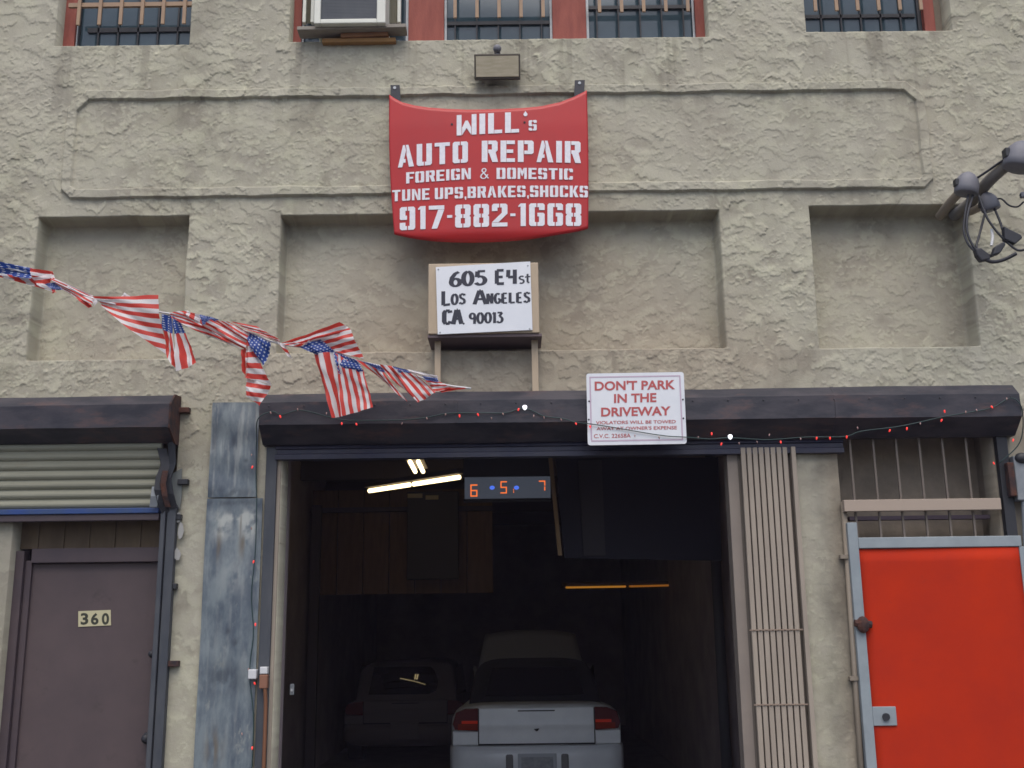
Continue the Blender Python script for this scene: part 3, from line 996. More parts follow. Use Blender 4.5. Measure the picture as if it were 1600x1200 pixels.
HAND = {
    '6': [[(0.50, 0.97), (0.30, 0.86), (0.13, 0.60), (0.08, 0.30)] + arc(0.32, 0.27, 0.24, 0.25, 180, 520)],
    '0': [arc(0.3, 0.5, 0.24, 0.46, 90, 450, 22)],
    '5': [[(0.55, 0.95), (0.14, 0.95), (0.12, 0.56)] + arc(0.28, 0.32, 0.27, 0.28, 110, -150, 14)],
    'E': [[(0.5, 0.95), (0.1, 0.95), (0.1, 0.05), (0.52, 0.05)], [(0.1, 0.5), (0.45, 0.5)]],
    '4': [[(0.08, 0.97), (0.06, 0.48), (0.50, 0.48)], [(0.46, 0.98), (0.46, 0.02)]],
    's': [arc(0.3, 0.74, 0.22, 0.2, 30, 250, 10) + arc(0.3, 0.26, 0.24, 0.24, 80, -140, 10)],
    't': [[(0.3, 1.15), (0.3, 0.15), (0.48, 0.03)], [(0.02, 0.78), (0.6, 0.80)]],
    'L': [[(0.1, 1.0), (0.1, 0.05), (0.55, 0.08)]],
    'A': [[(0.03, 0.0), (0.28, 0.97), (0.36, 0.97), (0.62, 0.0)], [(0.14, 0.36), (0.5, 0.36)]],
    'N': [[(0.08, 0.0), (0.08, 0.98), (0.48, 0.04), (0.48, 1.0)]],
    'G': [arc(0.32, 0.5, 0.25, 0.46, 50, 330, 16) + [(0.55, 0.45), (0.34, 0.45)]],
    'C': [[(0.52, 0.78), (0.48, 0.94), (0.2, 0.95), (0.09, 0.8), (0.09, 0.2), (0.2, 0.05), (0.48, 0.05), (0.54, 0.22)]],
    'S': [[(0.52, 0.80), (0.42, 0.95), (0.18, 0.93), (0.08, 0.76), (0.2, 0.58), (0.42, 0.46), (0.53, 0.28), (0.42, 0.07), (0.16, 0.05), (0.07, 0.2)]],
    '9': [arc(0.28, 0.70, 0.21, 0.25, 0, 360, 16) + [(0.49, 0.40), (0.47, 0.0)]],
    '1': [[(0.06, 0.78), (0.2, 0.97), (0.2, 0.0)]],
    '3': [[(0.06, 0.93), (0.48, 0.93), (0.24, 0.58)] + arc(0.25, 0.30, 0.25, 0.27, 80, -150, 12)],
    '.': [[(0.08, 0.06), (0.15, 0.06)]],
    '&': [[(0.62, 0.05), (0.16, 0.74), (0.2, 0.92), (0.34, 0.96), (0.45, 0.84), (0.40, 0.68), (0.12, 0.40), (0.06, 0.2), (0.18, 0.04), (0.38, 0.06), (0.58, 0.40)]],
}
HADV = {'1': 0.30, '.': 0.2, 's': 0.55}


def stroke_polys(pl, w, wy=None):
    """one ribbon per polyline; the brush is wide across and narrow along"""
    wy = wy or w
    L, Rr = [], []
    for i, p in enumerate(pl):
        q0, q1 = pl[max(i - 1, 0)], pl[min(i + 1, len(pl) - 1)]
        dx, dy = q1[0] - q0[0], q1[1] - q0[1]
        ln = math.hypot(dx, dy) or 1
        nx, ny = -dy / ln, dx / ln
        L.append((p[0] + nx * w / 2, p[1] + ny * wy / 2))
        Rr.append((p[0] - nx * w / 2, p[1] - ny * wy / 2))
    return [[L[i], L[i + 1], Rr[i + 1], Rr[i]] for i in range(len(pl) - 1)]


def hand_line(s, w=0.17, wy=0.12, gap=0.13):
    polys, x, layer = [], 0.0, 0
    for ch in s:
        if ch != ' ':
            for pl in HAND[ch]:
                runs, cur = [], [pl[0]]
                for i in range(1, len(pl)):
                    cur.append(pl[i])
                    if i < len(pl) - 1:
                        a1 = math.atan2(pl[i][1] - pl[i - 1][1], pl[i][0] - pl[i - 1][0])
                        a2 = math.atan2(pl[i + 1][1] - pl[i][1], pl[i + 1][0] - pl[i][0])
                        if abs((a2 - a1 + math.pi) % (2 * math.pi) - math.pi) > rad(48):
                            runs.append(cur)
                            cur = [pl[i]]
                runs.append(cur)
                for rn in runs:
                    layer += 1
                    for kk, p in enumerate(stroke_polys(rn, w, wy)):
                        polys.append([(a + x, b, layer % 4 + 0.03 * kk) for a, b in p])
        x += HADV.get(ch, 0.6) + gap
    return polys, x - gap, 1.0


def type_line(s, bold=0.02):
    cu = bpy.data.curves.new('type', 'FONT')
    cu.body = s
    cu.size = 1.0
    cu.offset = bold
    cu.resolution_u = 4
    o = bpy.data.objects.new('type', cu)
    COL.objects.link(o)
    dg = bpy.context.evaluated_depsgraph_get()
    me = bpy.data.meshes.new_from_object(o.evaluated_get(dg))
    vs = [(v.co.x, v.co.y) for v in me.vertices]
    polys = [[vs[i] for i in p.vertices] for p in me.polygons]
    bpy.data.objects.remove(o)
    bpy.data.curves.remove(cu)
    bpy.data.meshes.remove(me)
    x0, x1 = min(v[0] for v in vs), max(v[0] for v in vs)
    y0, y1 = min(v[1] for v in vs), max(v[1] for v in vs)
    return [[((a - x0), (b - y0)) for a, b in p] for p in polys], x1 - x0, y1 - y0


def lay(mb, line, quad, Y, surf=None, lift=0.0):
    """fit a line of lettering to a measured quad (TL, TR, BR, BL) on the plane y = Y, or on surf(x, z)"""
    polys, w, h = line
    TL, TR, BR, BL = [at(q[0], q[1], Y) for q in quad]
    for p in polys:
        vs = []
        for q in p:
            u, v = q[0] / w, q[1] / h
            P = (BL * (1 - u) + BR * u) * (1 - v) + (TL * (1 - u) + TR * u) * v
            y = surf(P.x, P.z) if surf else Y
            y -= lift + (0.0004 * q[2] if len(q) > 2 else 0)
            vs.append((P.x, y, P.z))
        mb.add(vs, [tuple(range(len(vs)))])


def q4(x0, x1, tl, tr, bl, br):
    return [(x0, tl), (x1, tr), (x1, br), (x0, bl)]


# ------------------------------------------------------------------ the red car-bonnet sign
SY = -0.10
sTL, sTR, sBR, sBL = at(608, 148, SY), at(917, 141, SY), at(919, 357, SY), at(616, 366, SY)
topc = [(608, 147), (616, 153), (628, 160), (648, 166), (670, 170), (700, 173), (730, 174.5), (757, 174.5), (790, 173.5), (820, 171.5), (847, 168), (875, 161), (897, 151.5), (908, 145.5), (917, 140)]
botc = [(616, 366), (626, 369), (640, 372.5), (656, 375), (676, 377.5), (705, 379.3), (735, 380), (762, 379.6), (795, 378), (825, 375.5), (850, 372), (872, 368), (890, 364.5), (906, 361), (919, 357)]
szb, szt = min(sBL.z, sBR.z), max(sTL.z, sTR.z)
sxc, shw = (sTL.x + sTR.x) / 2, (sTR.x - sTL.x) / 2


def sign_y(x, z):
    u = (x - sxc) / shw
    v = (z - szb) / (szt - szb)
    y = SY - 0.035 * (1 - u * u) + 0.03 * max(0, v - 0.75)
    if v < 0.0:
        y += 1.6 * (0.0 - v) ** 1.5
    return y


hs = thing('hood_sign', (sxc, 0, szb), 'bright red car hood with white stencilled auto repair lettering, hung on the facade', 'sign')
NU, NV = 56, 40


def hood_pt(s, t):
    def poly(c):
        k = s * (len(c) - 1)
        i = min(int(k), len(c) - 2)
        f = k - i
        return (c[i][0] * (1 - f) + c[i + 1][0] * f, c[i][1] * (1 - f) + c[i + 1][1] * f)
    tp, bp = poly(topc), poly(botc)
    bow = (-5.0 * math.sin(math.pi * t) * (1 - s) ** 3 * 0.6 + 4 * math.sin(math.pi * t) * s ** 3 * 0.35)
    P = at(tp[0] * t + bp[0] * (1 - t) + bow, tp[1] * t + bp[1] * (1 - t), SY)
    return (P.x, sign_y(P.x, P.z), P.z)


o = MB()
o.grid(hood_pt, NU, NV)
o.build('hood_panel', HOODRED, hs, smooth=True, solid=0.014, fix=False)
le = MB()
SU = sign_y
for s, q in (('WILL', q4(714, 811, 183.5, 178.5, 215.5, 210.5)), ('S', q4(826, 838.5, 191.5, 190.5, 207.5, 207)),
             ('AUTO', q4(622, 731.5, 228.5, 224.5, 263, 257.5)), ('REPAIR', q4(753, 907, 223.8, 222, 257, 255.8)),
             ('FOREIGN', q4(635, 736, 271, 266, 288.3, 283.3)), ('DOMESTIC', q4(776, 895, 266, 265, 283.3, 282.3)),
             ('TUNE UPS,BRAKES,SHOCKS', q4(613, 918.5, 298, 291, 315.5, 309)),
             ('917-882-1668', q4(625, 908, 325, 319, 361, 354))):
    le = MB()
    lay(le, stencil_line(s, 0.12 if len(s) < 14 else 0.13), q, SY, SU, 0.0045)
    le.build('lettering', WHITEPAINT, hs, fix=False)
le = MB()
lay(le, ([[(0.3, 0), (0.7, 0), (0.95, 0.25), (0.9, 0.5), (0.6, 0.8), (0.5, 1.0), (0.4, 0.8), (0.1, 0.5), (0.05, 0.25)]], 1, 1), q4(817.5, 824.5, 176.5, 176.5, 185, 185), SY, SU, 0.0045)
le.build('lettering', WHITEPAINT, hs, fix=False)
le = MB()
lay(le, hand_line('&', 0.10, 0.08), q4(750, 763, 266.5, 266, 283.5, 283.2), SY, SU, 0.0045)
le.build('lettering', WHITEPAINT, hs, fix=False)
for (hx, hy) in ((706.5, 197.5), (819.5, 194.5)):
    P = at(hx, hy, SY)
    y = sign_y(P.x, P.z)
    MB().tube([(P.x, y - 0.003, P.z), (P.x, y + 0.004, P.z)], 0.008, 10).build('bolt_hole', SEAM, hs)
for q in ([(610, 133), (624.5, 133), (626.5, 162), (612, 162)], [(898, 125.5), (914, 125), (912, 152), (897, 156)]):
    pts = [at(x, y, -0.05) for x, y in q]
    st = MB()
    st.slab([(p.x, p.z) for p in reversed(pts)], -0.052, -0.046)
    c = at((q[0][0] + q[1][0]) / 2 - 0.5, q[0][1] + 4.5, -0.05)
    s = st.build('hanging_strap', mat('dark_strap', (0.02, 0.022, 0.032), 0.6), hs)
    sc = MB()
    sc.tube([(c.x, 0.0, c.z), (c.x, -0.056, c.z)], 0.011, 8)
    sc.build('screw', ALU, s)

# ------------------------------------------------------------------ boxed address sign on two legs
BY = -0.19
a, b, c, d = rect(669, 411, 842, 521, BY)
ab = thing('address_box', ((a + b) / 2, 0, c), 'tan box with white hand painted address board, propped below the red sign', 'sign box')
o = MB()
o.box(a, b, BY, 0.14, c, d)
o.build('housing', BEIGEBOX, ab, bevel=0.006)
o = MB()
o.box(a - 0.004, b + 0.016, BY + 0.012, 0.13, c - 0.022, c - 0.001)
o.build('base_tray', mat('dark_tray', (0.13, 0.095, 0.10), 0.7), ab, bevel=0.003)
bq = [(681, 417.5), (828.5, 408.6), (832, 515.5), (684, 522.5)]
pts = [at(x, y, BY - 0.012) for x, y in bq]
board = MB().slab([(p.x, p.z) for p in reversed(pts)], BY - 0.014, BY - 0.002).build('sign_board', SIGNWHITE, ab)


def A5(x):
    return 650 + x / 5.217


def B5(y):
    return 390 + y / 5.217


le = MB()
for s, x0, x1, tl, tr, bl, br, w, wy in (
        ('605', 275, 570, 182, 168, 303, 288, 0.27, 0.14), ('E4', 645, 825, 164, 160, 284, 280, 0.24, 0.18), ('st', 838, 932, 215, 206, 277, 272, 0.22, 0.17),
        ('L', 210, 284, 340, 338, 460, 455, 0.26, 0.16), ('0S', 288, 404, 362, 356, 452, 444, 0.28, 0.15), ('A', 472, 566, 332, 328, 447, 444, 0.22, 0.15),
        ('NGELES', 578, 930, 358, 345, 444, 432, 0.29, 0.15), ('CA', 220, 368, 492, 486, 612, 606, 0.34, 0.16), ('.', 372, 402, 590, 588, 612, 608, 0.5, 0.7),
        ('90013', 435, 712, 516, 506, 606, 596, 0.27, 0.14)):
    if s == '.':
        p = at(A5(388), B5(603), BY - 0.0145)
        le = MB().ball((p.x, BY - 0.0145, p.z), 0.007, 8, 6, (1, 0.2, 1))
    else:
        le = MB()
        lay(le, hand_line(s, w, wy, 0.10), q4(A5(x0), A5(x1), B5(tl), B5(tr), B5(bl), B5(br)), BY - 0.0146)
    le.build('lettering', INK, board, fix=False)
for (x, y) in ((182, 162), (912, 130), (926, 645), (197, 675)):
    p = at(A5(x), B5(y), BY - 0.014)
    MB().ball((p.x, BY - 0.0145, p.z), 0.006, 8, 6, (1, 0.6, 1)).build('screw', ALU, board)
zt = Zp(760, 612, -0.1)
for (q0, q1) in ((679, 688.5), (831, 841)):
    x0, x1 = X(q0, 570, -0.10), X(q1, 570, -0.10)
    MB().box(x0, x1, -0.10, -0.06, zt - 0.01, c - 0.022).build('leg', BEIGEBOX, ab, bevel=0.003)


# ------------------------------------------------------------------ roll-up shutters
def housing_profile(t1, t2, t3, t4, mx):
    z1, z2, z3, z4 = Zp(mx, t1, -0.12), Zp(mx, t2, -0.20), Zp(mx, t3, -0.20), Zp(mx, t4, -0.07)
    return [(-0.004, z1 + 0.01), (-0.12, z1), (-0.20, z2), (-0.20, z3), (-0.07, z4), (-0.004, z4)], (z1, z2, z3, z4)


# over the garage and the red gate
prof, hz = housing_profile(609, 622, 657, 688, 1000)
x0, x1 = X(405, 640, -0.2), X(1596, 640, -0.2)
gs = thing('roll_up_shutter', ((x0 + x1) / 2, 0, hz[3]), 'long dark rolled-up shutter box spanning the garage opening and red gate', 'roll-up shutter')


def dented(prof, x0, x1, seed, n=90):
    r = random.Random(seed)
    o = MB()
    rows = []
    ph = [r.uniform(0, 6.28) for _ in range(6)]
    for i in range(n + 1):
        x = x0 + (x1 - x0) * i / n
        row = []
        for k, (y, z) in enumerate(prof):
            dz = 0.0022 * math.sin(x * 2.1 + ph[0] + k) + 0.001 * math.sin(x * 9 + ph[1] + 2 * k)
            dy = 0.0025 * math.sin(x * 3.3 + ph[2] + k) + 0.001 * math.sin(x * 13 + ph[3])
            if y > -0.01:
                dy = 0
            row.append((x, y + dy, z + dz))
        rows.append(row)
    m = len(prof)
    vs = [p for row in rows for p in row]
    fs = []
    for i in range(n):
        for k in range(m):
            fs.append((i * m + k, (i + 1) * m + k, (i + 1) * m + (k + 1) % m, i * m + (k + 1) % m))
    fs.append(tuple(range(m)))
    fs.append(tuple(n * m + k for k in range(m - 1, -1, -1)))
    o.add(vs, fs)
    return o


dented(prof, x0, x1, 3).build('housing', HOUSING, gs)
for k in range(1, 4):
    xx = x0 + (x1 - x0) * k / 4 + 0.04 * (k % 2)
    ring = [(y * 1.012 - 0.0035, z + (0.003 if i < 2 else -0.003 if i > 3 else 0)) for i, (y, z) in enumerate(prof)]
    MB().prism(ring[1:5], xx - 0.011, xx + 0.011).build('sheet_seam', HOUSING, gs)
for k in range(22):
    xx = x0 + 0.06 + (x1 - x0 - 0.12) * k / 21
    MB().ball((xx, -0.204, hz[1] - 0.022), 0.0055, 8, 6, (1, 0.6, 1)).build('rivet', HOUSING, gs)
cb = MB()
z0, z1 = Zp(860, 714, -0.01), Zp(860, 690, -0.01)
cx0, cx1 = X(432, 700, -0.01), X(1316, 700, -0.01)
h = z1 - z0
cb.prism([(0.03, z1), (-0.035, z1), (-0.045, z1 - h * .3), (-0.03, z1 - h * .36), (-0.03, z1 - h * .62), (-0.05, z1 - h * .7), (-0.05, z0), (0.03, z0)], cx0, cx1)
cb.build('bottom_bar', NAVY, gs)
jz = Zp(430, 700)
gl = MB()
gl.box(X(407, 950, -0.03), X(424.5, 950, -0.03), -0.035, 0.10, 0, jz)
gl.build('guide_rail', GUIDE, gs, bevel=0.004)
MB().box(X(425.2, 950, -0.0), X(431.5, 950, -0.0), -0.01, 0.12, 0, Zp(430, 716)).build('jamb_trim', BEIGE, gs, bevel=0.002)
tp = MB()
tp.box(X(1563, 760, -0.03), X(1580, 760, -0.03), -0.05, 0.0, 0.0, hz[3] + 0.01)
tp.build('guide_rail', BLACKMETAL, gs, bevel=0.004)

# left shutter, half lowered
prof, lz = housing_profile(619.5, 633, 669, 693, 130)
lx1 = X(264, 655, -0.2)
lx0 = X(-150, 655, -0.2)
ls = thing('roll_up_shutter', (X(130, 700), 0, lz[3]), 'cream slatted shutter partly lowered above the brown door 360', 'roll-up shutter')
dented(prof, lx0, lx1, 5, 40).build('housing', HOUSING, ls)
ep = [(y * 1.06 - 0.004, lz[1] + (z - lz[1]) * 1.05) for y, z in prof]
MB().prism(ep, lx1 + 0.001, lx1 + 0.012).build('end_plate', RUST, ls)
sl = MB()
zt_, zb_ = Zp(120, 690, -0.05), Zp(120, 795, -0.05)
sx0, sx1 = lx0 + 0.02, X(250, 750, -0.05)
NS = 7
for k in range(NS):
    a0 = zb_ + (zt_ - zb_) * k / NS
    hh = (zt_ - zb_) / NS
    pr = []
    for j in range(7):
        t = j / 6
        pr.append((-0.045 - 0.020 * math.sin(math.pi * min(1, t * 1.15)) ** 0.8 if t < 0.87 else -0.043, a0 + hh * t))
    pr += [(-0.03, a0 + hh), (-0.03, a0)]
    sl.prism(pr, sx0, sx1)
sl.build('slat_curtain', SLATS, ls)
MB().box(sx0, sx1 + 0.01, -0.075, -0.02, Zp(120, 803, -0.07), zb_ - 0.001).build('bottom_bar', BLUEBAR, ls, bevel=0.004)
MB().box(sx0, sx1 + 0.01, -0.062, -0.022, Zp(120, 814, -0.06), Zp(120, 803, -0.07) - 0.001).build('bottom_seal', DOORFRAME, ls, bevel=0.004)
g = MB()
gx0, gx1 = X(244, 950, -0.05), X(267, 950, -0.05)
g.box(gx0, gx0 + 0.030, -0.075, -0.004, 0, zb_ - 0.012)
g.box(gx0 + 0.036, gx1, -0.06, -0.004, 0, zb_ + 0.02)
g.build('guide_rail', GUIDE, ls, bevel=0.004)
# torn, bent top of the rail
tr = MB()


def ribbon(pts, w, m, name, parent, Yw=0.0):
    r = MB()
    P = [at(x, y, Y) for x, y, Y in pts]
    L = [p + Vector((-w / 2, 0, 0)) for p in P]
    Rr = [p + Vector((w / 2, Yw, 0)) for p in P]
    n = len(P)
    r.add([tuple(p) for p in L + Rr], [(i, i + 1, n + i + 1, n + i) for i in range(n - 1)])
    return r.build(name, m, parent, solid=0.006, fix=False)


tears = ls
ribbon([(252, 700, -.09), (258, 726, -.10), (250, 744, -.13), (247, 765, -.15), (252, 785, -.12), (258, 802, -.08)], 0.05, BLACKMETAL, 'bent_rail_strip', ls, 0.03)
ribbon([(268, 690, -.06), (270, 725, -.07), (262, 748, -.08), (266, 772, -.09), (272, 795, -.07)], 0.05, BLACKMETAL, 'bent_rail_strip', ls, -0.02)
ribbon([(258, 735, -.12), (254, 755, -.14), (257, 775, -.13), (262, 792, -.10)], 0.03, RUST, 'bent_rail_strip', ls, 0.02)
ribbon([(243, 760, -.13), (241, 775, -.14), (239, 792, -.12)], 0.045, CABLEGREY, 'bent_rail_strip', ls, 0.01)
pl = MB()
pts = [at(x, y, -0.02) for x, y in ((266, 742), (284, 732), (284, 775), (281, 796), (274, 785))]
pl.slab([(p.x, p.z) for p in reversed(pts)], -0.024, -0.014)
pl.build('grey_patch_plate', mat('dull_plate', (0.16, 0.175, 0.17), 0.6), ls)
for (x, y, s) in ((279, 808, 9), (282, 830, 12), (277, 866, 10)):
    P = at(x, y, -0.03)
    fl = MB()
    r = random.Random(x)
    pp = [(P.x + 0.02 * math.cos(t) * r.uniform(.7, 1.3), P.z + s * 0.0042 * math.sin(t) * r.uniform(.8, 1.2)) for t in [k * 6.283 / 7 for k in range(7)]]
    fl.slab(pp, -0.034, -0.028)
    fl.build('torn_flake', mat('peeling_flake', (0.33, 0.33, 0.32), 0.8), ls)
for (x, y) in ((291, 641), (289, 753), (271, 916), (274, 1037), (278, 808)):
    P = at(x, y, -0.03)
    k = MB()
    k.box(P.x - 0.045, P.x + 0.022, -0.045, 0.0, P.z - 0.018, P.z + 0.018)
    k.build('anchor_bolt', RUST if y in (641, 1037) else BLACKMETAL, ls, bevel=0.004)

# ------------------------------------------------------------------ brown door 360
oa = OPEN_A
dz1 = Zp(140, 880, 0.12)
fx0, fx1 = oa[0] - 0.004, oa[1] + 0.002
dr0, dr1 = X(40, 1000, 0.13), X(250, 1000, 0.13)
o = MB()
o.box(dr0, dr1, 0.125, 0.17, 0.01, dz1)
door = o.build('door', DOORBROWN, building, bevel=0.004)
door['label'] = 'mauve brown steel door numbered 360'
o = MB()
o.box(fx0, dr0 - 0.03, 0.07, 0.16, 0, dz1 + 0.08)
o.box(dr0 - 0.03, dr0 + 0.012, 0.10, 0.16, 0, dz1 + 0.02)
o.box(dr0 + 0.012, fx1, 0.08, 0.16, dz1 + 0.003, dz1 + 0.095)
o.build('door_frame', DOORFRAME, door, bevel=0.004)
tb = MB()
tb.box(fx0, fx1, 0.118, 0.15, dz1 + 0.096, oa[3] + 0.01)
for k in range(6):
    xx = fx0 + (fx1 - fx0) * (k + 0.7) / 6.2
    tb.box(xx - 0.008, xx + 0.008, 0.108, 0.1179, dz1 + 0.097, oa[3])
tb.build('transom_board', TRANSOM, building)
q = [(122.5, 955), (173, 953), (173.5, 977), (122.5, 979.5)]
pts = [at(x, y, 0.122) for x, y in q]
npl = MB().slab([(p.x, p.z) for p in reversed(pts)], 0.120, 0.1245).build('number_plate', CREAMPLATE, door)
o = MB()
for ch, x0, x1 in (('3', 126, 138), ('6', 142, 154), ('0', 159, 170.5)):
    lay(o, type_line(ch, 0.035), q4(x0, x1, 958, 957.5, 976.5, 976), 0.1196)
o.build('numeral', mat('olive_ink', (0.03, 0.032, 0.02), 0.6), npl, fix=False)
for (x, y, r) in ((229, 1154, 0.035), (238, 1022, 0.026)):
    P = at(x, y, 0.09)
    k = MB()
    k.tube([(P.x, 0.125, P.z), (P.x, 0.118, P.z)], r * 1.1, 14)
    k.tube([(P.x, 0.118, P.z), (P.x, 0.085, P.z)], r * 0.45, 12)
    k.ball((P.x, 0.072, P.z), r * 0.8, 14, 10, (1, 0.7, 1))
    k.build('handle' if y > 1100 else 'deadbolt', BLACKMETAL, door, smooth=True)

# ------------------------------------------------------------------ steel sheets beside the garage
steel_wear()
for (q, lab) in (((329, 629, 403, 777), 'upper blue grey steel sheet riveted beside the garage opening'),
                 ((315, 779, 401, 1640), 'tall scuffed blue grey steel sheet with pale streaks beside the garage opening')):
    a, b, c, d = rect(*q, -0.02)
    if q[1] > 700:
        a, b = X(313, 1000, -.02), X(402, 1000, -.02)
        c = 0.0
    s = thing('steel_sheet', ((a + b) / 2, 0, c), lab, 'metal sheet', 'steel sheets beside the garage opening')
    o = MB()
    nz = max(6, int((d - c) / 0.06))

    def P(u, v, a=a, b=b, c=c, d=d):
        return (a + (b - a) * u, -0.022 - 0.004 * math.sin(u * 5 + v * 7) - 0.003 * math.sin(v * 17 + u * 2), c + (d - c) * v)
    o.grid(P, 40, nz * 8)
    sh_ = o.build('sheet', STEEL, s, smooth=False, solid=-0.006, fix=False)
    vx = np.array([p[0] for p in o.v])
    vz = np.array([p[2] for p in o.v])
    nz1 = fbm(vx * 16, vz * 10, 5, 0.6)
    nz2 = fbm(vx * 26 + 9, vz * 2.2, 5, 0.6)
    wear, rust_, smud = np.zeros_like(vx), np.zeros_like(vx), np.zeros_like(vx)
    if q[1] > 700:
        for (cx_, cy_, rx_, rz_) in ((348, 828, .055, .07), (388, 822, .06, .10), (370, 808, .12, .035), (362, 900, .10, .12)):
            p = at(cx_, cy_, -.02)
            wear += np.exp(-(((vx - p.x) / rx_) ** 2 + ((vz - p.z) / rz_) ** 2)) * (0.95 if cy_ < 850 else 0.35)
        wear = wear * sstep(-0.5, 0.25, nz1)
        for (cx_, cy_, rx_, rz_) in ((342, 850, .018, .09), (379, 848, .022, .09), (378, 815, .010, .07), (334, 1170, .05, .10)):
            p = at(cx_, cy_, -.02)
            rust_ += 0.85 * np.exp(-(((vx - p.x) / rx_) ** 2 + ((vz - p.z) / rz_) ** 2))
        rust_ *= sstep(-0.4, 0.2, nz2)
        for (cx_, cy_, rx_, rz_) in ((357, 986, .018, .02), (369, 1004, .03, .025), (350, 1060, .13, .10), (360, 786, .2, .02)):
            p = at(cx_, cy_, -.02)
            smud += 0.7 * np.exp(-(((vx - p.x) / rx_) ** 2 + ((vz - p.z) / rz_) ** 2))
    else:
        for (cx_, cy_, rx_, rz_) in ((365, 690, .022, .03), (385, 720, .015, .012), (360, 770, .2, .035), (335, 690, .02, .1)):
            p = at(cx_, cy_, -.02)
            smud += 0.7 * np.exp(-(((vx - p.x) / rx_) ** 2 + ((vz - p.z) / rz_) ** 2))
        wear += 0.25 * sstep(0.0, 0.5, nz2)
    wear += 0.18 * sstep(0.05, 0.6, nz2)
    for nm, arr in (('wear', wear), ('rusting', rust_), ('smudge', smud * sstep(-0.6, 0.1, nz1))):
        sh_.data.attributes.new(nm, 'FLOAT', 'POINT').data.foreach_set('value', np.clip(arr, 0, 0.95).astype(np.float32))
    for u in (0.06, 0.94):
        for v in (0.03, 0.35, 0.66, 0.97):
            p = P(u, v)
            MB().ball((p[0], p[1] - 0.001, p[2]), 0.006, 8, 6, (1, 0.5, 1)).build('rivet', GUIDE, s)

# ------------------------------------------------------------------ folding gate, pushed to the right side
fg0, fg1 = X(1150, 950, -0.04), X(1260, 950, -0.04)
fz = Zp(1190, 700, -0.03)
fg = thing('folding_gate', ((fg0 + fg1) / 2, 0, 0), 'tan folding metal gate collapsed against the right side of the garage opening', 'gate')
MB().box(X(1149, 950, 0.0), X(1169.5, 950, 0.0), -0.005, 0.12, 0, fz).build('side_plate', mat('dull_beige_plate', (0.19, 0.16, 0.14), 0.6, col2=(0.23, 0.195, 0.165), nscale=3), fg, bevel=0.003)
ns = 8
s0, s1 = X(1171, 950, -0.05), X(1248, 950, -0.05)
for k in range(ns):
    xx = s0 + (s1 - s0) * (k + 0.5) / ns
    w = (s1 - s0) / ns * 0.385
    c = MB()
    c.add([(xx - w, -0.055, 0), (xx + w, -0.055, 0), (xx + w, -0.03, 0), (xx + w * .6, -0.03, 0), (xx + w * .6, -0.047, 0), (xx - w * .6, -0.047, 0), (xx - w * .6, -0.03, 0), (xx - w, -0.03, 0),
           (xx - w, -0.055, fz), (xx + w, -0.055, fz), (xx + w, -0.03, fz), (xx + w * .6, -0.03, fz), (xx + w * .6, -0.047, fz), (xx - w * .6, -0.047, fz), (xx - w * .6, -0.03, fz), (xx - w, -0.03, fz)],
          [(i, (i + 1) % 8, (i + 1) % 8 + 8, i + 8) for i in range(8)] + [tuple(range(7, -1, -1)), tuple(range(8, 16))])
    c.build('gate_channel', BEIGE, fg, bevel=0.0025)
MB().box(s0 - 0.01, s1 + 0.02, -0.012, 0.0, 0, fz - 0.002).build('backing_plate', mat('dark_backing', (0.10, 0.085, 0.07), 0.8), fg)
MB().box(X(1252.5, 950, -0.05), X(1259.5, 950, -0.05), -0.07, -0.015, 0, fz).build('end_post', BEIGE, fg, bevel=0.003)
for yy in (984, 1101):
    lb = MB()
    zz = Zp(1220, yy, -0.06)
    lb.box(s0 - 0.01, X(1252, 950, -0.05) - 0.001, -0.060, -0.0555, zz - 0.004, zz + 0.004)
    for k in range(ns):
        xx = s0 + (s1 - s0) * (k + 0.5) / ns
        lb.ball((xx, -0.0605, zz), 0.005, 8, 6)
    lb.build('lattice_bar', mat('worn_lattice', (0.24, 0.18, 0.14), 0.8), fg)

# ------------------------------------------------------------------ red security gate and its barred transom
oc = OPEN_C
MB().box(oc[0] - 0.05, oc[1] + 0.05, 0.27, 0.33, 0, oc[3] + 0.1).build('recess_wall', PLASTER, building)
side = MB()
side.box(oc[0] - 0.06, oc[0] - 0.003, 0.17, 0.269, 0, oc[3] + 0.1)
side.box(oc[1] + 0.003, oc[1] + 0.06, 0.17, 0.269, 0, oc[3] + 0.1)
side.box(oc[0] - 0.002, oc[1] + 0.002, 0.17, 0.269, oc[3] + 0.003, oc[3] + 0.1)
side.build('recess_reveal', PLASTER, building)
sg = thing('security_gate', (X(1460, 1000), 0, 0), 'bright red sheet metal gate with pale grey frame and bars above', 'gate')
GY = -0.04
gz1 = Zp(1460, 856, GY)
px0, px1 = X(1352, 1000, GY), X(1606, 1000, GY)
fr = MB()
fw = X(1353, 1000, GY) - X(1337, 1000, GY)
pz = Zp(1335, 817, GY)
fr.box(px0 - fw, px0 - 0.001, GY - 0.03, GY + 0.03, 0, pz)
fr.box(px0 - 0.0005, px1 + 0.02, GY - 0.028, GY + 0.028, gz1 + 0.001, Zp(1460, 839, GY))
fr.box(px1 + 0.001, px1 + 0.035, GY - 0.026, GY + 0.026, 0, gz1 + 0.0005)
fr.build('gate_frame', GREYPAINT, sg, bevel=0.004)
rp = MB()


def RP(u, v):
    return (px0 + (px1 - px0) * u, GY - 0.012 - 0.004 * math.sin(u * 4.2 + 1) * math.sin(v * 5), 0.02 + (gz1 - 0.022) * v)


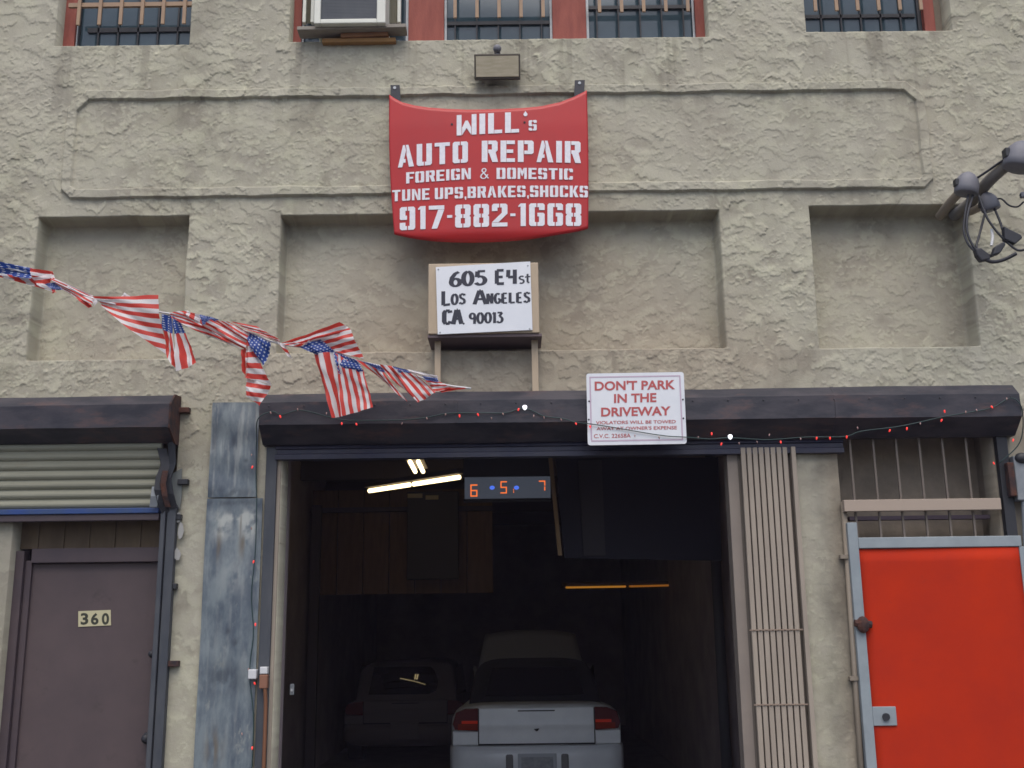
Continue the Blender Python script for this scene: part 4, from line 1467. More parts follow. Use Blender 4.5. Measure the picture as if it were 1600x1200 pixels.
rp.grid(RP, 16, 24)
rp.build('gate_panel', REDPANEL, sg, smooth=True, solid=-0.004, fix=False)
a, b, c, d = rect(1364, 1104, 1401, 1134, GY - 0.03)
lt = MB()
lt.box(a, b, GY - 0.030, GY - 0.018, c, d)
lp = lt.build('latch_plate', GREYPAINT, sg, bevel=0.003)
P = at(1384, 1120, GY - 0.03)
k = MB()
k.tube([(P.x, GY - 0.0301, P.z), (P.x, GY - 0.045, P.z)], 0.022, 14)
k.build('lock_cylinder', BLACKMETAL, lp)
P = at(1348, 976, GY - 0.04)
hg = MB()
hg.ball((P.x, GY - 0.045, P.z), 0.045, 10, 7, (0.9, 0.6, 1.15))
hg.tube([(P.x - 0.05, GY - 0.04, P.z + .01), (P.x + 0.055, GY - 0.04, P.z)], 0.022, 8)
hg.build('hinge', RUST, sg)
# bars above
tg = MB()
tops, bots = (1328, 1364, 1400, 1436, 1473, 1510), (1339, 1376, 1412, 1449, 1485, 1522)
for (t, b_) in zip(tops, bots):
    xx = (X(t, 680, -.02) + X(b_, 842, -.02)) / 2
    MB().box(xx - 0.0065, xx + 0.0065, -0.026, -0.013, Zp(1460, 842, -.02), hz[3] + 0.02).build('transom_bar', DULLBAR, sg)
a, b, c, d = rect(1318, 780, 1563, 798, -0.06)
MB().box(a, b, -0.075, -0.030, c, d).build('cross_beam', mat('pale_tan_beam', (0.36, 0.29, 0.235), 0.6), sg, bevel=0.003)
a, b, c, d = rect(1326, 806, 1545, 812, 0.12)
MB().box(a, b, 0.10, 0.16, c, d).build('dark_shelf_bar', mat('purple_grey', (0.06, 0.045, 0.07), 0.7), sg)
# small jamb conduit left of the gate, and clips
cd_ = thing('conduit', (X(1322, 1000, -.02), 0, 0), 'thin tan conduit running up beside the red gate', 'pipe')
MB().tube([(X(1319, 800, -.02), -0.022, Zp(1319, 785, -.02)), (X(1335, 1000, -.02) - 0.035, -0.022, 0.0)], 0.018, 10).build('pipe', PIPEBEIGE, cd_, smooth=True)
for yy in (870, 1060):
    P = at(1319 + (yy - 800) * 0.08, yy, -.03)
    MB().box(P.x - 0.05, P.x + 0.03, -0.047, -0.006, P.z - 0.012, P.z + 0.012).build('clip', PIPEBEIGE, cd_)
# electrical bits at the right edge
jb = thing('junction_box', (X(1592, 740, -.05), 0, Zp(1592, 740)), 'rusty grey junction box at the far right edge under the shutter box', 'electrical box')
a, b, c, d = rect(1586, 712, 1618, 782, -0.08)
MB().box(a, b, -0.09, -0.005, c, d).build('box', CABLEGREY, jb, bevel=0.008)
a, b, c, d = rect(1577, 722, 1588, 775, -0.10)
MB().box(a, b - 0.004, -0.10, -0.02, c, d).build('rusty_cover', RUST, jb, bevel=0.006)
P = at(1596, 716, -0.08)
MB().ball((P.x, -0.09, P.z), 0.05, 10, 7, (1, 0.6, 0.7)).build('cap', BLACKMETAL, jb, smooth=True)
MB().tube(spline([at(1600, 780, -.06), at(1603, 840, -.05), at(1606, 900, -.05), at(1625, 1200, -.05)], 6), 0.02, 8).build('pipe', CABLEGREY, jb, smooth=True)

# ------------------------------------------------------------------ service heads and drop wires, top right
sv = thing('service_mast', (X(1500, 330), 0, Zp(1500, 330)), 'grey weatherheads on pipes with looping black service wires at the top right', 'power mast')


def pipe(pts, r, m=PIPEBEIGE):
    MB().tube(spline(pts, 6), r, 12).build('pipe', m, sv, smooth=True)


def head(px, py, Y, r, tilt):
    c = at(px, py, Y)
    o = MB()
    R3 = Matrix.Rotation(tilt, 3, 'Y')
    rings = [(0.0, -0.62, 0.86), (0.0, -0.56, 0.98), (0.0, -0.25, 1.0), (0.0, 0.1, 0.98), (0.0, 0.4, 0.86), (0.0, 0.68, 0.58), (0.0, 0.84, 0.25)]
    nn = 16
    vs = []
    for _, z, w in rings:
        for k in range(nn):
            t = 2 * math.pi * k / nn
            vs.append(c + R3 @ Vector((r * w * math.cos(t), r * w * math.sin(t) * 0.85, r * z * 1.35)))
    fs = [(j * nn + k, j * nn + (k + 1) % nn, (j + 1) * nn + (k + 1) % nn, (j + 1) * nn + k) for j in range(len(rings) - 1) for k in range(nn)]
    fs += [tuple(range(nn - 1, -1, -1)), tuple((len(rings) - 1) * nn + k for k in range(nn))]
    o.add(vs, fs)
    h = o.build('weatherhead', GREYCAP, sv, smooth=True)
    b = MB()
    q = c + R3 @ Vector((-r * 0.95, -0.01, 0))
    b.box(q.x - r * .18, q.x + r * .12, q.y - r * .3, q.y + r * .3, q.z - r * .35, q.z + r * .25)
    b.build('clamp', BLACKMETAL, h, bevel=0.004)


pipe([at(1468, 339, 0.02), at(1480, 322, -.12), at(1495, 305, -.24), at(1508, 293, -.32)], 0.030)
pipe([at(1490, 337, 0.1), at(1515, 318, -.10), at(1545, 283, -.34), at(1568, 262, -.45), at(1588, 246, -.55)], 0.040, mat('dark_conduit', (0.13, 0.135, 0.15), 0.6, col2=(0.19, 0.17, 0.14), nscale=3))
pipe([at(1500, 336, 0.1), at(1518, 330, -.1), at(1536, 322, -.25)], 0.026)
head(1511, 289, -0.34, 0.078, rad(12))
head(1545, 317, -0.28, 0.064, rad(-14))
head(1594, 246, -0.56, 0.098, rad(18))
head(1598, 305, -0.5, 0.02, 0)


def wire(pts, r=0.008):
    MB().tube(spline([at(x, y, Y) for x, y, Y in pts], 7), r, 7).build('wire', WIRE, sv, smooth=True)


wire([(1513, 305, -.36), (1508, 335, -.38), (1506, 360, -.40), (1512, 380, -.42), (1525, 395, -.43), (1532, 403, -.43)])
wire([(1520, 305, -.36), (1512, 335, -.40), (1511, 360, -.42), (1519, 382, -.43), (1533, 400, -.44)])
wire([(1529, 305, -.36), (1540, 335, -.40), (1550, 352, -.42), (1565, 370, -.44), (1585, 388, -.46), (1597, 391, -.48), (1612, 384, -.5)])
wire([(1542, 322, -.29), (1530, 368, -.38), (1526, 385, -.42), (1534, 396, -.44), (1548, 399, -.44)])
wire([(1552, 322, -.29), (1562, 345, -.36), (1566, 358, -.42)])
wire([(1556, 311, -.30), (1565, 311, -.34), (1577, 321, -.38), (1590, 323, -.40), (1600, 315, -.42)], 0.006)
wire([(1527, 278, -.36), (1545, 266, -.42), (1562, 254, -.48), (1575, 246, -.54)], 0.008)
wire([(1535, 404, -.44), (1552, 409, -.45), (1570, 405, -.46), (1588, 396, -.48)], 0.012)
wire([(1533, 403, -.44), (1550, 400, -.44), (1558, 393, -.45), (1566, 384, -.45)], 0.008)


def connector(pts, Y):
    P = [at(x, y, Y) for x, y in pts]
    MB().slab([(p.x, p.z) for p in reversed(P)], Y - 0.03, Y + 0.02).build('splice_connector', WIRE, sv, bevel=0.008)


connector([(1521, 391), (1530, 389), (1543, 399), (1545, 407), (1531, 410), (1524, 401)], -.43)
connector([(1566, 355), (1574, 360), (1593, 369), (1595, 374), (1583, 384), (1567, 376)], -.44)
connector([(1552, 387), (1566, 379), (1569, 384), (1560, 398), (1548, 401)], -.45)
MB().tube(spline([at(1549, 358, -.4), at(1551, 370, -.41), at(1549, 384, -.42)], 5), 0.009, 7).build('tag_strip', WHITEPLASTIC, sv)

# ------------------------------------------------------------------ no-parking sign
NY = -0.225
ps = thing('parking_sign', (X(994, 640, NY), NY, Zp(994, 640, NY)), "white metal sign with red letters saying don't park in the driveway", 'sign')
TL, TR, BR, BL = [at(x, y, NY) for x, y in ((916, 584), (1068, 581.5), (1073, 693.5), (918.5, 696))]


def rq(u, v):
    return (TL * (1 - u) + TR * u) * (1 - v) + (BL * (1 - u) + BR * u) * v


out = []
for (cu, cv, a0) in ((0.025, 0.035, 180), (0.975, 0.035, 270), (0.975, 0.965, 0), (0.025, 0.965, 90)):
    for k in range(5):
        t = rad(a0 + 22.5 * k)
        p = rq(cu + 0.025 * math.cos(t), cv + 0.035 * math.sin(t))
        out.append((p.x, p.z))
out.reverse()
pb = MB().slab(out, NY - 0.004, NY + 0.003).build('sign_plate', SIGNWHITE, ps)
bo = MB()


def strip(u0, v0, u1, v1):
    vs = [rq(u0, v0), rq(u1, v0), rq(u1, v1), rq(u0, v1)]
    bo.add([(p.x, NY - 0.0052, p.z) for p in vs], [(0, 1, 2, 3)])


strip(0.03, 0.045, 0.965, 0.062)
strip(0.035, 0.932, 0.965, 0.952)
strip(0.03, 0.063, 0.044, 0.931)
strip(0.951, 0.063, 0.965, 0.931)
bo.build('border', SIGNLILAC, pb, fix=False)


def A8(x):
    return 900 + x / 8.42


def B8(y):
    return 570 + y / 8.42


le = MB()
for s, x0, x1, tl, tr, bl, br, bold in (("DON'T PARK", 245, 1305, 215, 195, 342, 322, .03), ('IN THE', 500, 1058, 385, 370, 502, 490, .03), ('DRIVEWAY', 330, 1245, 563, 545, 682, 665, .03),
                                       ('VIOLATORS WILL BE TOWED', 260, 1312, 740, 725, 784, 768, .015), ("AWAY AT OWNER'S EXPENSE", 270, 1328, 818, 802, 862, 848, .015), ('C.V.C. 22658A', 235, 720, 912, 904, 965, 957, .01)):
    le = MB()
    lay(le, type_line(s, bold), q4(A8(x0), A8(x1), B8(tl), B8(tr), B8(bl), B8(br)), NY - 0.0056)
    le.build('lettering', SIGNRED, pb, fix=False)
for (x, y) in ((172, 480), (168, 722), (1405, 458), (1412, 705)):
    P = at(A8(x), B8(y), NY)
    MB().ball((P.x, NY - 0.005, P.z), 0.006, 8, 6).build('screw', GUIDE, pb)

# ------------------------------------------------------------------ string of red lights
sl0 = at(820, 640, -0.21)
lights = thing('string_lights', (sl0.x, -0.2, sl0.z), 'dark cord of tiny red bulbs strung along the long shutter box', 'string lights')
path = [(392, 1260, -.045), (394, 1190, -.045), (396, 1120, -.05), (390, 1050, -.045), (396, 990, -.045), (393, 930, -.045), (399, 860, -.045), (401, 790, -.05), (400, 740, -.05), (401, 690, -.10), (403, 655, -.215),
        (425, 643, -.212), (440, 648, -.212), (470, 641, -.212), (512, 651, -.212), (535, 656, -.212), (560, 657, -.212), (630, 656, -.212), (668, 652, -.212),
        (700, 646, -.212), (750, 645, -.212), (790, 645, -.212), (820, 638, -.212), (850, 650, -.212), (880, 654, -.212), (900, 660, -.222), (920, 662, -.240),
        (960, 668, -.240), (1000, 675, -.240), (1040, 681, -.240), (1072, 683, -.240), (1110, 686, -.215), (1140, 684, -.2), (1200, 687, -.19), (1260, 683, -.19),
        (1320, 682, -.19), (1345, 674, -.20), (1400, 667, -.205), (1440, 659, -.21), (1475, 651, -.212), (1510, 645, -.212), (1550, 637, -.212), (1580, 622, -.212), (1597, 640, -.205),
        (1594, 690, -.11), (1560, 725, -.08)]
MB().tube(spline([at(*p) for p in path], 6), 0.0034, 6).build('cord', GREENWIRE, lights, smooth=True)
bulbs = [(423, 645), (438, 651), (465, 640), (510, 646), (534, 662), (557, 663), (628, 662), (667, 654), (696, 648), (718, 650), (747, 648), (768, 654), (786, 647), (810, 640),
         (834, 650), (850, 653), (877, 656), (900, 662), (922, 667), (992, 681), (1030, 684), (1091, 684), (1112, 678), (1127, 694), (1155, 693), (1183, 691), (1202, 680), (1220, 691),
         (1251, 686), (1276, 685), (1297, 685), (1323, 683), (1340, 669), (1390, 673), (1417, 670), (1438, 662), (1471, 657), (1476, 643), (1509, 644), (1526, 641), (1550, 636), (1573, 623),
         (1553, 724), (1583, 688), (393, 711), (394, 730), (396, 878), (399, 976), (388, 1046), (398, 1068), (378, 1147), (394, 1169), (393, 826)]
lit = {(438, 651), (534, 662), (557, 663), (718, 650), (747, 648), (810, 640), (900, 662), (922, 667), (1112, 678), (1127, 694), (1220, 691), (1276, 685), (1297, 685), (1323, 683), (1390, 673), (1417, 670), (1471, 657), (1476, 643), (1550, 636),
       (1553, 724), (1583, 688), (394, 730), (399, 976), (398, 1068), (394, 1169), (396, 878)}


def bulb_mesh(r, hgt, m, name):
    mb = MB()
    mb.tube([(0, 0, hgt * .5), (0, 0, hgt * .35), (0, 0, 0), (0, 0, -hgt * .3), (0, 0, -hgt * .5)], [r * .6, r, r, r * .7, r * .15], 8)
    o = mb.build(name, m, None, smooth=True)
    me = o.data
    bpy.data.objects.remove(o)
    return me


red_me, dim_me, wht_me = bulb_mesh(0.0052, 0.020, REDBULB, 'red_bulb'), bulb_mesh(0.004, 0.018, DIMBULB, 'dim_bulb'), bulb_mesh(0.014, 0.03, WHITEBULB, 'white_bulb')
base = wloc(lights)
for (x, y) in bulbs:
    Y = -0.222
    if 915 < x < 1075:
        Y = -0.25
    elif x < 401 or y > 700:
        Y = -0.055
    elif y > 675:
        Y = -0.20
    o = bpy.data.objects.new('bulb', red_me if (x, y) in lit else dim_me)
    COL.objects.link(o)
    o.parent = lights
    o.location = at(x, y, Y) - base
    o.rotation_euler = (random.uniform(-.5, .5), random.uniform(-.5, .5), 0)
for (x, y) in ((820, 637), (1141, 683)):
    o = bpy.data.objects.new('white_bulb', wht_me)
    COL.objects.link(o)
    o.parent = lights
    o.location = at(x, y, -0.235) - base
# plug and orange cord by the jamb
ec = thing('extension_cord', (X(413, 1100, -.06), -0.06, Zp(413, 1100)), 'orange extension cord with white plug hanging by the left garage jamb', 'cord')
MB().tube(spline([at(412, 1050, -.06), at(414, 1075, -.07), at(415, 1110, -.06), at(412, 1200, -.06), at(408, 1300, -.06)], 6), 0.012, 8).build('cord', ORANGECORD, ec, smooth=True)
a, b, c, d = rect(406, 1042, 418, 1053, -0.08)
MB().box(a, b, -0.085, -0.04, c, d).build('plug', WHITEPLASTIC, ec, bevel=0.004)
a, b, c, d = rect(405, 1054, 418, 1076, -0.08)
MB().box(a, b, -0.085, -0.04, c, d).build('socket', mat('rusty_orange_socket', (0.22, 0.10, 0.06), 0.7), ec, bevel=0.006)
a, b, c, d = rect(388, 1046, 401, 1061, -0.07)
pg = thing('light_controller', ((a + b) / 2, -0.05, c), 'small white plug box hanging on the string light cord by the steel sheet', 'plug')
MB().box(a, b, -0.08, -0.03, c, d).build('box', WHITEPLASTIC, pg, bevel=0.005)

# ------------------------------------------------------------------ string of flags
fb = thing('flag_bunting', (X(380, 520, -.5), -0.5, Zp(380, 520, -.5)), 'twisted string of small stars and stripes flags blowing across the facade', 'flag bunting')


def bd(px):
    return -0.36 - 0.50 * (735 - px) / 735.0


def flag(patches):
    o = MB()
    for n, (qd, uvq, dep) in enumerate(patches):
        Q = [at(x, y, bd(x) - dep[i]) for i, (x, y) in enumerate(qd)]
        ph = random.uniform(0, 6)
        size = (Q[0] - Q[2]).length
        amp = 0.020 * min(1.0, size / 0.3)

        def P(u, v, Q=Q, ph=ph, amp=amp):
            p = (Q[0] * (1 - u) + Q[1] * u) * (1 - v) + (Q[3] * (1 - u) + Q[2] * u) * v
            w = math.sin(u * 5.5 + v * 3 + ph) * amp + math.sin(v * 7 - u * 2 + ph * 2) * amp * .5
            w2 = (math.sin(u * 17 + v * 6 + ph * 3) + math.sin(v * 21 - u * 8 + ph)) * amp * 0.16
            return p + Vector((w * 0.12 + w2 * .3, w + w2, w * 0.22))

        def U(u, v, q=uvq):
            return tuple((q[0][k] * (1 - u) + q[1][k] * u) * (1 - v) + (q[3][k] * (1 - u) + q[2][k] * u) * v for k in (0, 1))
        o.grid(P, 18, 18, U)
    return o.build('flag', FLAG, fb, smooth=True, fix=False)


Z4 = (0, 0, 0, 0)


def uvr(u0, v0, u1, v1):   # TL, TR, BR, BL
    return [(u0, v0), (u1, v0), (u1, v1), (u0, v1)]


def uvd(u0, v0, u1, v1):   # flag hanging from its hoist: u runs down, v runs across
    return [(u0, v0), (u0, v1), (u1, v1), (u1, v0)]


STAR = uvr(0.02, 0.98, 0.38, 0.5)
cord_pts = [(-420, 330), (-200, 372), (-60, 399), (0, 416), (80, 436), (150, 468), (258, 489), (320, 497), (385, 518), (437, 537), (520, 549), (560, 564), (620, 578), (690, 600), (736, 607)]
MB().tube(spline([at(x, y, bd(x)) for x, y in cord_pts], 6), 0.006, 6).build('cord', WHITEPLASTIC, fb, smooth=True)
flag([([(-130, 378), (-45, 396), (-20, 470), (-110, 455)], uvd(0, 1, 1, 0.1), (0, 0, .06, .03))])
flag([([(-40, 401), (50, 419), (52, 436), (-40, 424)], [(0.0, 0.98), (0.38, 0.98), (0.38, 0.5), (0.0, 0.5)], (.01, .02, .02, .01)),
      ([(-40, 422), (48, 434), (92, 458), (-10, 430)], [(0.5, 1), (0.5, 0.5), (1, 0.35), (1, 0.85)], (0, .015, .02, .01)),
      ([(47, 419), (82, 424), (90, 440), (52, 436)], uvr(0.45, 1.0, 0.9, 0.77), (.02, .01, .01, .02)),
      ([(50, 434), (82, 428), (75, 452), (58, 446)], uvr(0.45, 0.61, 0.9, 0.39), (.02, .02, .02, .02))])
flag([([(78, 431), (153, 466), (142, 480), (98, 454)], uvr(0.42, 0.93, 1.0, 0.38), (.015, 0, 0, .02)),
      ([(70, 444), (84, 441), (101, 453), (84, 453)], STAR, (.03, .03, .03, .03)),
      ([(81, 452), (87, 452), (85, 457), (82, 459)], uvr(0.5, 0.07, 0.9, 0.01), (.03, .03, .03, .03)),
      ([(118, 464), (140, 472), (145, 479), (137, 481)], uvr(0.45, 0.07, 0.9, 0.0), (.025, .02, .02, .02)),
      ([(143, 470), (148, 466), (153, 471), (148, 478)], uvr(0.5, 0.14, 0.9, 0.09), (.035, .035, .035, .035))])
flag([([(148, 464), (249, 461), (257, 553), (158, 479)], [(0.42, 0.99), (1, 0.99), (1, 0.08), (0.42, 0.55)], (0, .06, .06, .01)),
      ([(158, 468), (188, 466), (204, 467), (196, 472)], uvr(0.5, 0.14, 0.9, 0.09), (.0, .0, .0, .0)),
      ([(184, 467), (195, 457), (205, 464), (203, 469)], uvr(0.5, 0.14, 0.9, 0.09), (.0, -.01, -.01, .0))])
flag([([(255, 491), (269, 493), (278, 580), (257, 553)], [(0.05, .99), (0.05, .75), (1.1, .75), (0.9, .99)], (.01, .01, .05, .05)),
      ([(269, 493), (279, 497), (309, 567), (278, 580)], [(0.05, .75), (0.05, .50), (1.1, .47), (1.1, .75)], (.01, .01, .04, .05))])
flag([([(264, 489), (292, 485), (318, 509), (272, 499)], [(0.45, 0.55), (1.0, 0.9), (1.0, 0.55), (0.45, 0.25)], (.02, .02, .03, .02)),
      ([(283, 485), (312, 491), (318, 510), (290, 493)], [(0.45, 1), (0.45, 0.70), (1, 0.62), (1, 0.92)], (.03, .03, .04, .03)),
      ([(272, 498), (318, 509), (382, 547), (320, 524)], uvr(0.45, 0.38, 1.0, 0.08), (.02, .03, .02, .02)),
      ([(310, 509), (332, 500), (387, 532), (384, 547)], [(0.45, 0.35), (0.45, 0.65), (1, 0.65), (1, 0.30)], (.04, .03, .03, .03)),
      ([(332, 500), (358, 503), (388, 520), (387, 534)], [(0.45, 0.61), (0.45, 0.96), (1, 0.96), (1, 0.62)], (.03, .03, .03, .03)),
      ([(311, 491), (328, 495), (327, 502), (317, 508)], STAR, (.045, .04, .04, .045)),
      ([(326, 494), (342, 499), (336, 502), (327, 500)], STAR, (.035, .03, .03, .03)),
      ([(360, 502), (398, 509), (438, 531), (392, 517)], uvr(0.45, 0.69, 1.0, 0.30), (.02, .02, .01, .02)),
      ([(392, 516), (436, 530), (436, 535), (405, 522)], uvr(0.45, 0.38, 1.0, 0.07), (.03, .01, .01, .03))])
flag([([(387, 519), (426, 536), (411, 572), (385, 530)], [(0.02, 0.98), (0.38, 0.98), (0.38, 0.5), (0.02, 0.6)], (.03, .03, .05, .04)),
      ([(383, 536), (388, 532), (424, 602), (384, 590)], [(0.45, 0.99), (1.0, 0.99), (1.0, 0.40), (0.45, 0.47)], (.025, .025, .05, .04)),
      ([(384, 590), (424, 602), (405, 634), (384, 618)], [(0.45, 0.465), (1.0, 0.395), (1.0, 0.01), (0.45, 0.15)], (.04, .05, .06, .05)),
      ([(376, 547), (383, 545), (384, 592), (380, 580)], uvr(0.5, 0.07, 0.9, 0.01), (.02, .02, .04, .03))])
flag([([(438, 536), (533, 504), (549, 516), (478, 538)], [(0.42, 1.0), (1.0, 1.0), (1.0, 0.77), (0.42, 0.70)], (.01, .05, .05, .02)),
      ([(478, 532), (549, 515), (567, 560), (524, 550)], [(0.42, 0.80), (1.0, 0.77), (1.0, 0.12), (0.42, 0.38)], (.015, .05, .05, .02)),
      ([(437, 537), (452, 535), (478, 537), (466, 542)], uvr(0.45, 0.76, 0.9, 0.46), (.02, .02, .02, .02)),
      ([(466, 542), (499, 529), (523, 549), (503, 558)], [(0.02, 0.6), (0.02, 0.98), (0.38, 0.98), (0.38, 0.55)], (.03, .035, .04, .04)),
      ([(432, 533), (445, 540), (457, 561), (450, 556)], uvr(0.45, 0.45, 1.0, 0.24), (.02, .02, .02, .02))])
flag([([(490, 553), (522, 549), (537, 650), (521, 653)], [(0.42, 0.99), (0.42, 0.70), (1, 0.70), (1, 0.99)], (.03, .04, .07, .06)),
      ([(522, 549), (566, 577), (584, 636), (536, 650)], [(0.42, 0.70), (0.42, 0.05), (1, 0.01), (1, 0.70)], (.04, .04, .08, .07)),
      ([(519, 549), (556, 562), (568, 580), (529, 584)], [(0.02, 0.98), (0.38, 0.98), (0.38, 0.5), (0.02, 0.5)], (.055, .055, .06, .06))])
flag([([(557, 562), (592, 571), (636, 628), (604, 600)], [(0.45, 0.70), (0.45, 0.40), (1, 0.20), (1, 0.68)], (.02, .02, .04, .03)),
      ([(560, 563), (594, 571), (606, 584), (588, 576)], [(0.02, 0.98), (0.38, 0.98), (0.38, 0.7), (0.02, 0.8)], (.03, .03, .035, .03)),
      ([(592, 569), (612, 572), (655, 628), (618, 598)], [(0.45, 0.4), (0.45, 0.14), (1, 0.1), (1, 0.40)], (.03, .03, .05, .04))])
flag([([(610, 573), (650, 586), (682, 613), (653, 629)], [(0.42, 0.98), (0.42, 0.52), (1, 0.50), (1, 0.98)], (.035, .03, .05, .06)),
      ([(612, 572), (634, 577), (643, 583), (620, 583)], STAR, (.05, .045, .045, .05)),
      ([(634, 576), (683, 587), (684, 592), (644, 583)], uvr(0.5, 0.14, 0.9, 0.09), (.03, .03, .03, .03)),
      ([(658, 587), (683, 591), (686, 597), (666, 594)], STAR, (.04, .04, .04, .04))])
flag([([(664, 594), (688, 597), (707, 607), (680, 612)], uvr(0.42, 0.69, 1.0, 0.30), (.02, .02, .02, .03)),
      ([(680, 609), (707, 606), (736, 606), (690, 613)], [(0.45, 0.23), (0.8, 0.20), (1.0, 0.155), (0.45, 0.155)], (.02, .02, .0, .03))])

# ------------------------------------------------------------------ inside the garage
def tube_light(ends, offs, label, fixture):
    c = sum((Vector(e) for e in ends), Vector()) / len(ends)
    t = thing('fluorescent_light', c, label, 'light fixture', 'fluorescent lights in the garage')
    A, B = Vector(ends[0]), Vector(ends[1])
    d = (B - A)
    s = Vector((-d.y, d.x, 0)).normalized()
    bd_ = MB()
    bd_.bar(A - d * 0.02 + Vector((0, 0, 0.06)), B + d * 0.02 + Vector((0, 0, 0.06)), fixture, 0.05)
    bd_.build('fixture_body', SOOT, t)
    for (f0, f1, o) in offs:
        MB().tube([A + d * f0 + s * o, A + d * f1 + s * o], 0.024, 10).build('tube', TUBE, t, smooth=True)
    hg_ = MB()
    for f in (0.15, 0.85):
        p = A + d * f
        hg_.tube([p + Vector((0, 0, 0.08)), (p.x, p.y, RZ1 - 0.002)], 0.004, 5)
    hg_.build('hanger', SOOT, t)


def zplane(px, py, z):
    d = _F + _R * ((px - 800.0) / FPX) + _U * ((600.0 - py) / FPX)
    return CAM + d * ((z - CAM.z) / d.z)


tube_light([zplane(577, 767, 3.25), zplane(718, 745.5, 3.25)], [(0.0, 0.47, 0.0), (0.51, 1.0, 0.0)], 'long glowing fluorescent light hanging across the garage', 0.10)
tube_light([zplane(647, 721, 3.5), zplane(655, 737, 3.5)], [(0, 1, -0.045), (0, 1, 0.045)], 'short twin tube fluorescent light near the garage ceiling', 0.2)
# clock sign
cy = 1.6
a, b, c, d = rect(726, 745, 860, 779, cy)
ck = thing('led_sign', ((a + b) / 2, cy, c), 'hanging black sign with glowing orange digits inside the garage', 'LED sign')
o = MB()
a2, b2, c2, d2 = rect(724, 712, 862, 744, cy)
o.box(a - 0.01, b + 0.01, cy - 0.02, cy + 0.12, c - 0.015, c - 0.001)
o.box(a - 0.01, b + 0.01, cy - 0.02, cy + 0.12, d, d2)
o.box(a, b, cy + 0.005, cy + 0.11, c, d - 0.001)
o.build('case', DARKBOX, ck, bevel=0.004)
MB().box(a, b, cy - 0.004, cy + 0.004, c, d - 0.001).build('display_face', LEDFACE, ck)
hg_ = MB()
for xx in (a + 0.05, b - 0.05):
    hg_.tube([(xx, cy + 0.05, d2), (xx, cy + 0.05, RZ1 - 0.002)], 0.006, 6)
hg_.build('hanger', SOOT, ck)


def seg(mb, ch, x0, x1, y0, y1, Y):
    w, t = x1 - x0, (x1 - x0) * 0.17
    hgt = y1 - y0
    S = {'a': (x0, y0, x1, y0 + t), 'g': (x0, y0 + hgt / 2 - t / 2, x1, y0 + hgt / 2 + t / 2), 'd': (x0, y1 - t, x1, y1),
         'f': (x0, y0 + t, x0 + t, y0 + hgt / 2 - t / 2), 'e': (x0, y0 + hgt / 2 + t / 2, x0 + t, y1 - t), 'b': (x1 - t, y0 + t, x1, y0 + hgt / 2 - t / 2), 'c': (x1 - t, y0 + hgt / 2 + t / 2, x1, y1 - t)}
    D = {'6': 'afgedc', '5': 'afgcd', '1': 'bc', '7': 'abc'}
    for s in D[ch]:
        q0, q1, q2, q3 = rect(*S[s], Y)
        mb.box(q0, q1, Y - 0.004, Y, q2, q3)


o = MB()
seg(o, '6', 735, 746, 757, 776, cy - 0.0045)
seg(o, '5', 782, 792, 752, 771, cy - 0.0045)
seg(o, '1', 797, 803, 763, 771, cy - 0.0045)
seg(o, '7', 842, 852, 751, 768, cy - 0.0045)
o.build('digit', LEDORANGE, ck)
o = MB()
for (x, y) in ((769, 762), (807, 762)):
    P = at(x, y, cy - 0.005)
    o.ball((P.x, cy - 0.006, P.z), 0.016, 10, 6, (1.3, 0.3, 1))
o.build('separator_dot', LEDBLUE, ck)
# dark hanging panel with a wooden edge
ty = 1.3
tp_ = thing('hanging_panel', (X(990, 720, ty), ty, Zp(990, 870, ty)), 'dark panel with a tan wooden edge hanging in the garage right of the LED sign', 'panel')
q = [(868, 717), (1122, 714), (1128, 876), (882, 872)]
pts = [at(x, y, ty) for x, y in q]
MB().slab([(p.x, p.z) for p in reversed(pts)], ty, ty + 0.03).build('panel_sheet', TARP, tp_)
q = [(903, 720), (940, 719), (946, 868), (912, 868)]
pts = [at(x, y, ty - 0.01) for x, y in q]
MB().slab([(p.x, p.z) for p in reversed(pts)], ty - 0.02, ty - 0.002).build('grey_strip', TARPGREY, tp_)
ba = MB()
ba.bar(at(860, 716, ty), at(875, 868, ty), 0.03, 0.03, (0, 1, 0))
ba.bar(at(866, 712.5, ty), at(1085, 708.5, ty), 0.015, 0.015, (0, 1, 0))
ba.build('wooden_batten', BATTEN, tp_)
# amber strip lamp
ay = 7.5
am = thing('amber_strip_light', at(968, 916, ay), 'thin amber glowing strip light deep inside the garage', 'light fixture')
MB().tube([at(884, 918, ay), at(978, 916.5, ay)], 0.013, 8).build('tube', AMBER, am, smooth=True)
MB().tube([at(983, 916.3, ay), at(1052, 914.5, ay)], 0.013, 8).build('tube', mat('amber_tube_dim', (0.4, 0.2, 0.05), 0.4, emit=(1.0, 0.36, 0.04), estr=0.10), am, smooth=True)
o = MB()
o.bar(at(878, 914, ay + 0.04), at(1058, 911, ay + 0.04), 0.05, 0.06)
o.build('fixture_body', SOOT, am)
# dark panel for a glossy window, its light reflections added as pale strips
cyy = 6.78
a, b, c, d = rect(636, 768, 716, 905, cyy)
cb_ = thing('dark_window_panel', ((a + b) / 2, cyy, c), 'dark window panel with two pale painted light reflections on the plywood wall inside the garage', 'cabinet')
o = MB()
o.box(a, b, cyy, cyy + 0.09, c, d)
o.build('body', mat('window_panel_dark', (0.035, 0.032, 0.03), 0.6), cb_, bevel=0.006)
o = MB()
for q in ((637, 771.5, 660, 778), (665, 774, 685, 780.5)):
    k0, k1, k2, k3 = rect(*q, cyy)
    o.box(k0, k1, cyy - 0.006, cyy - 0.0005, k2, k3)
o.build('reflection_strip', mat('painted_reflection', (0.55, 0.45, 0.25), 0.6), cb_)  # reflected lights painted as two pale strips
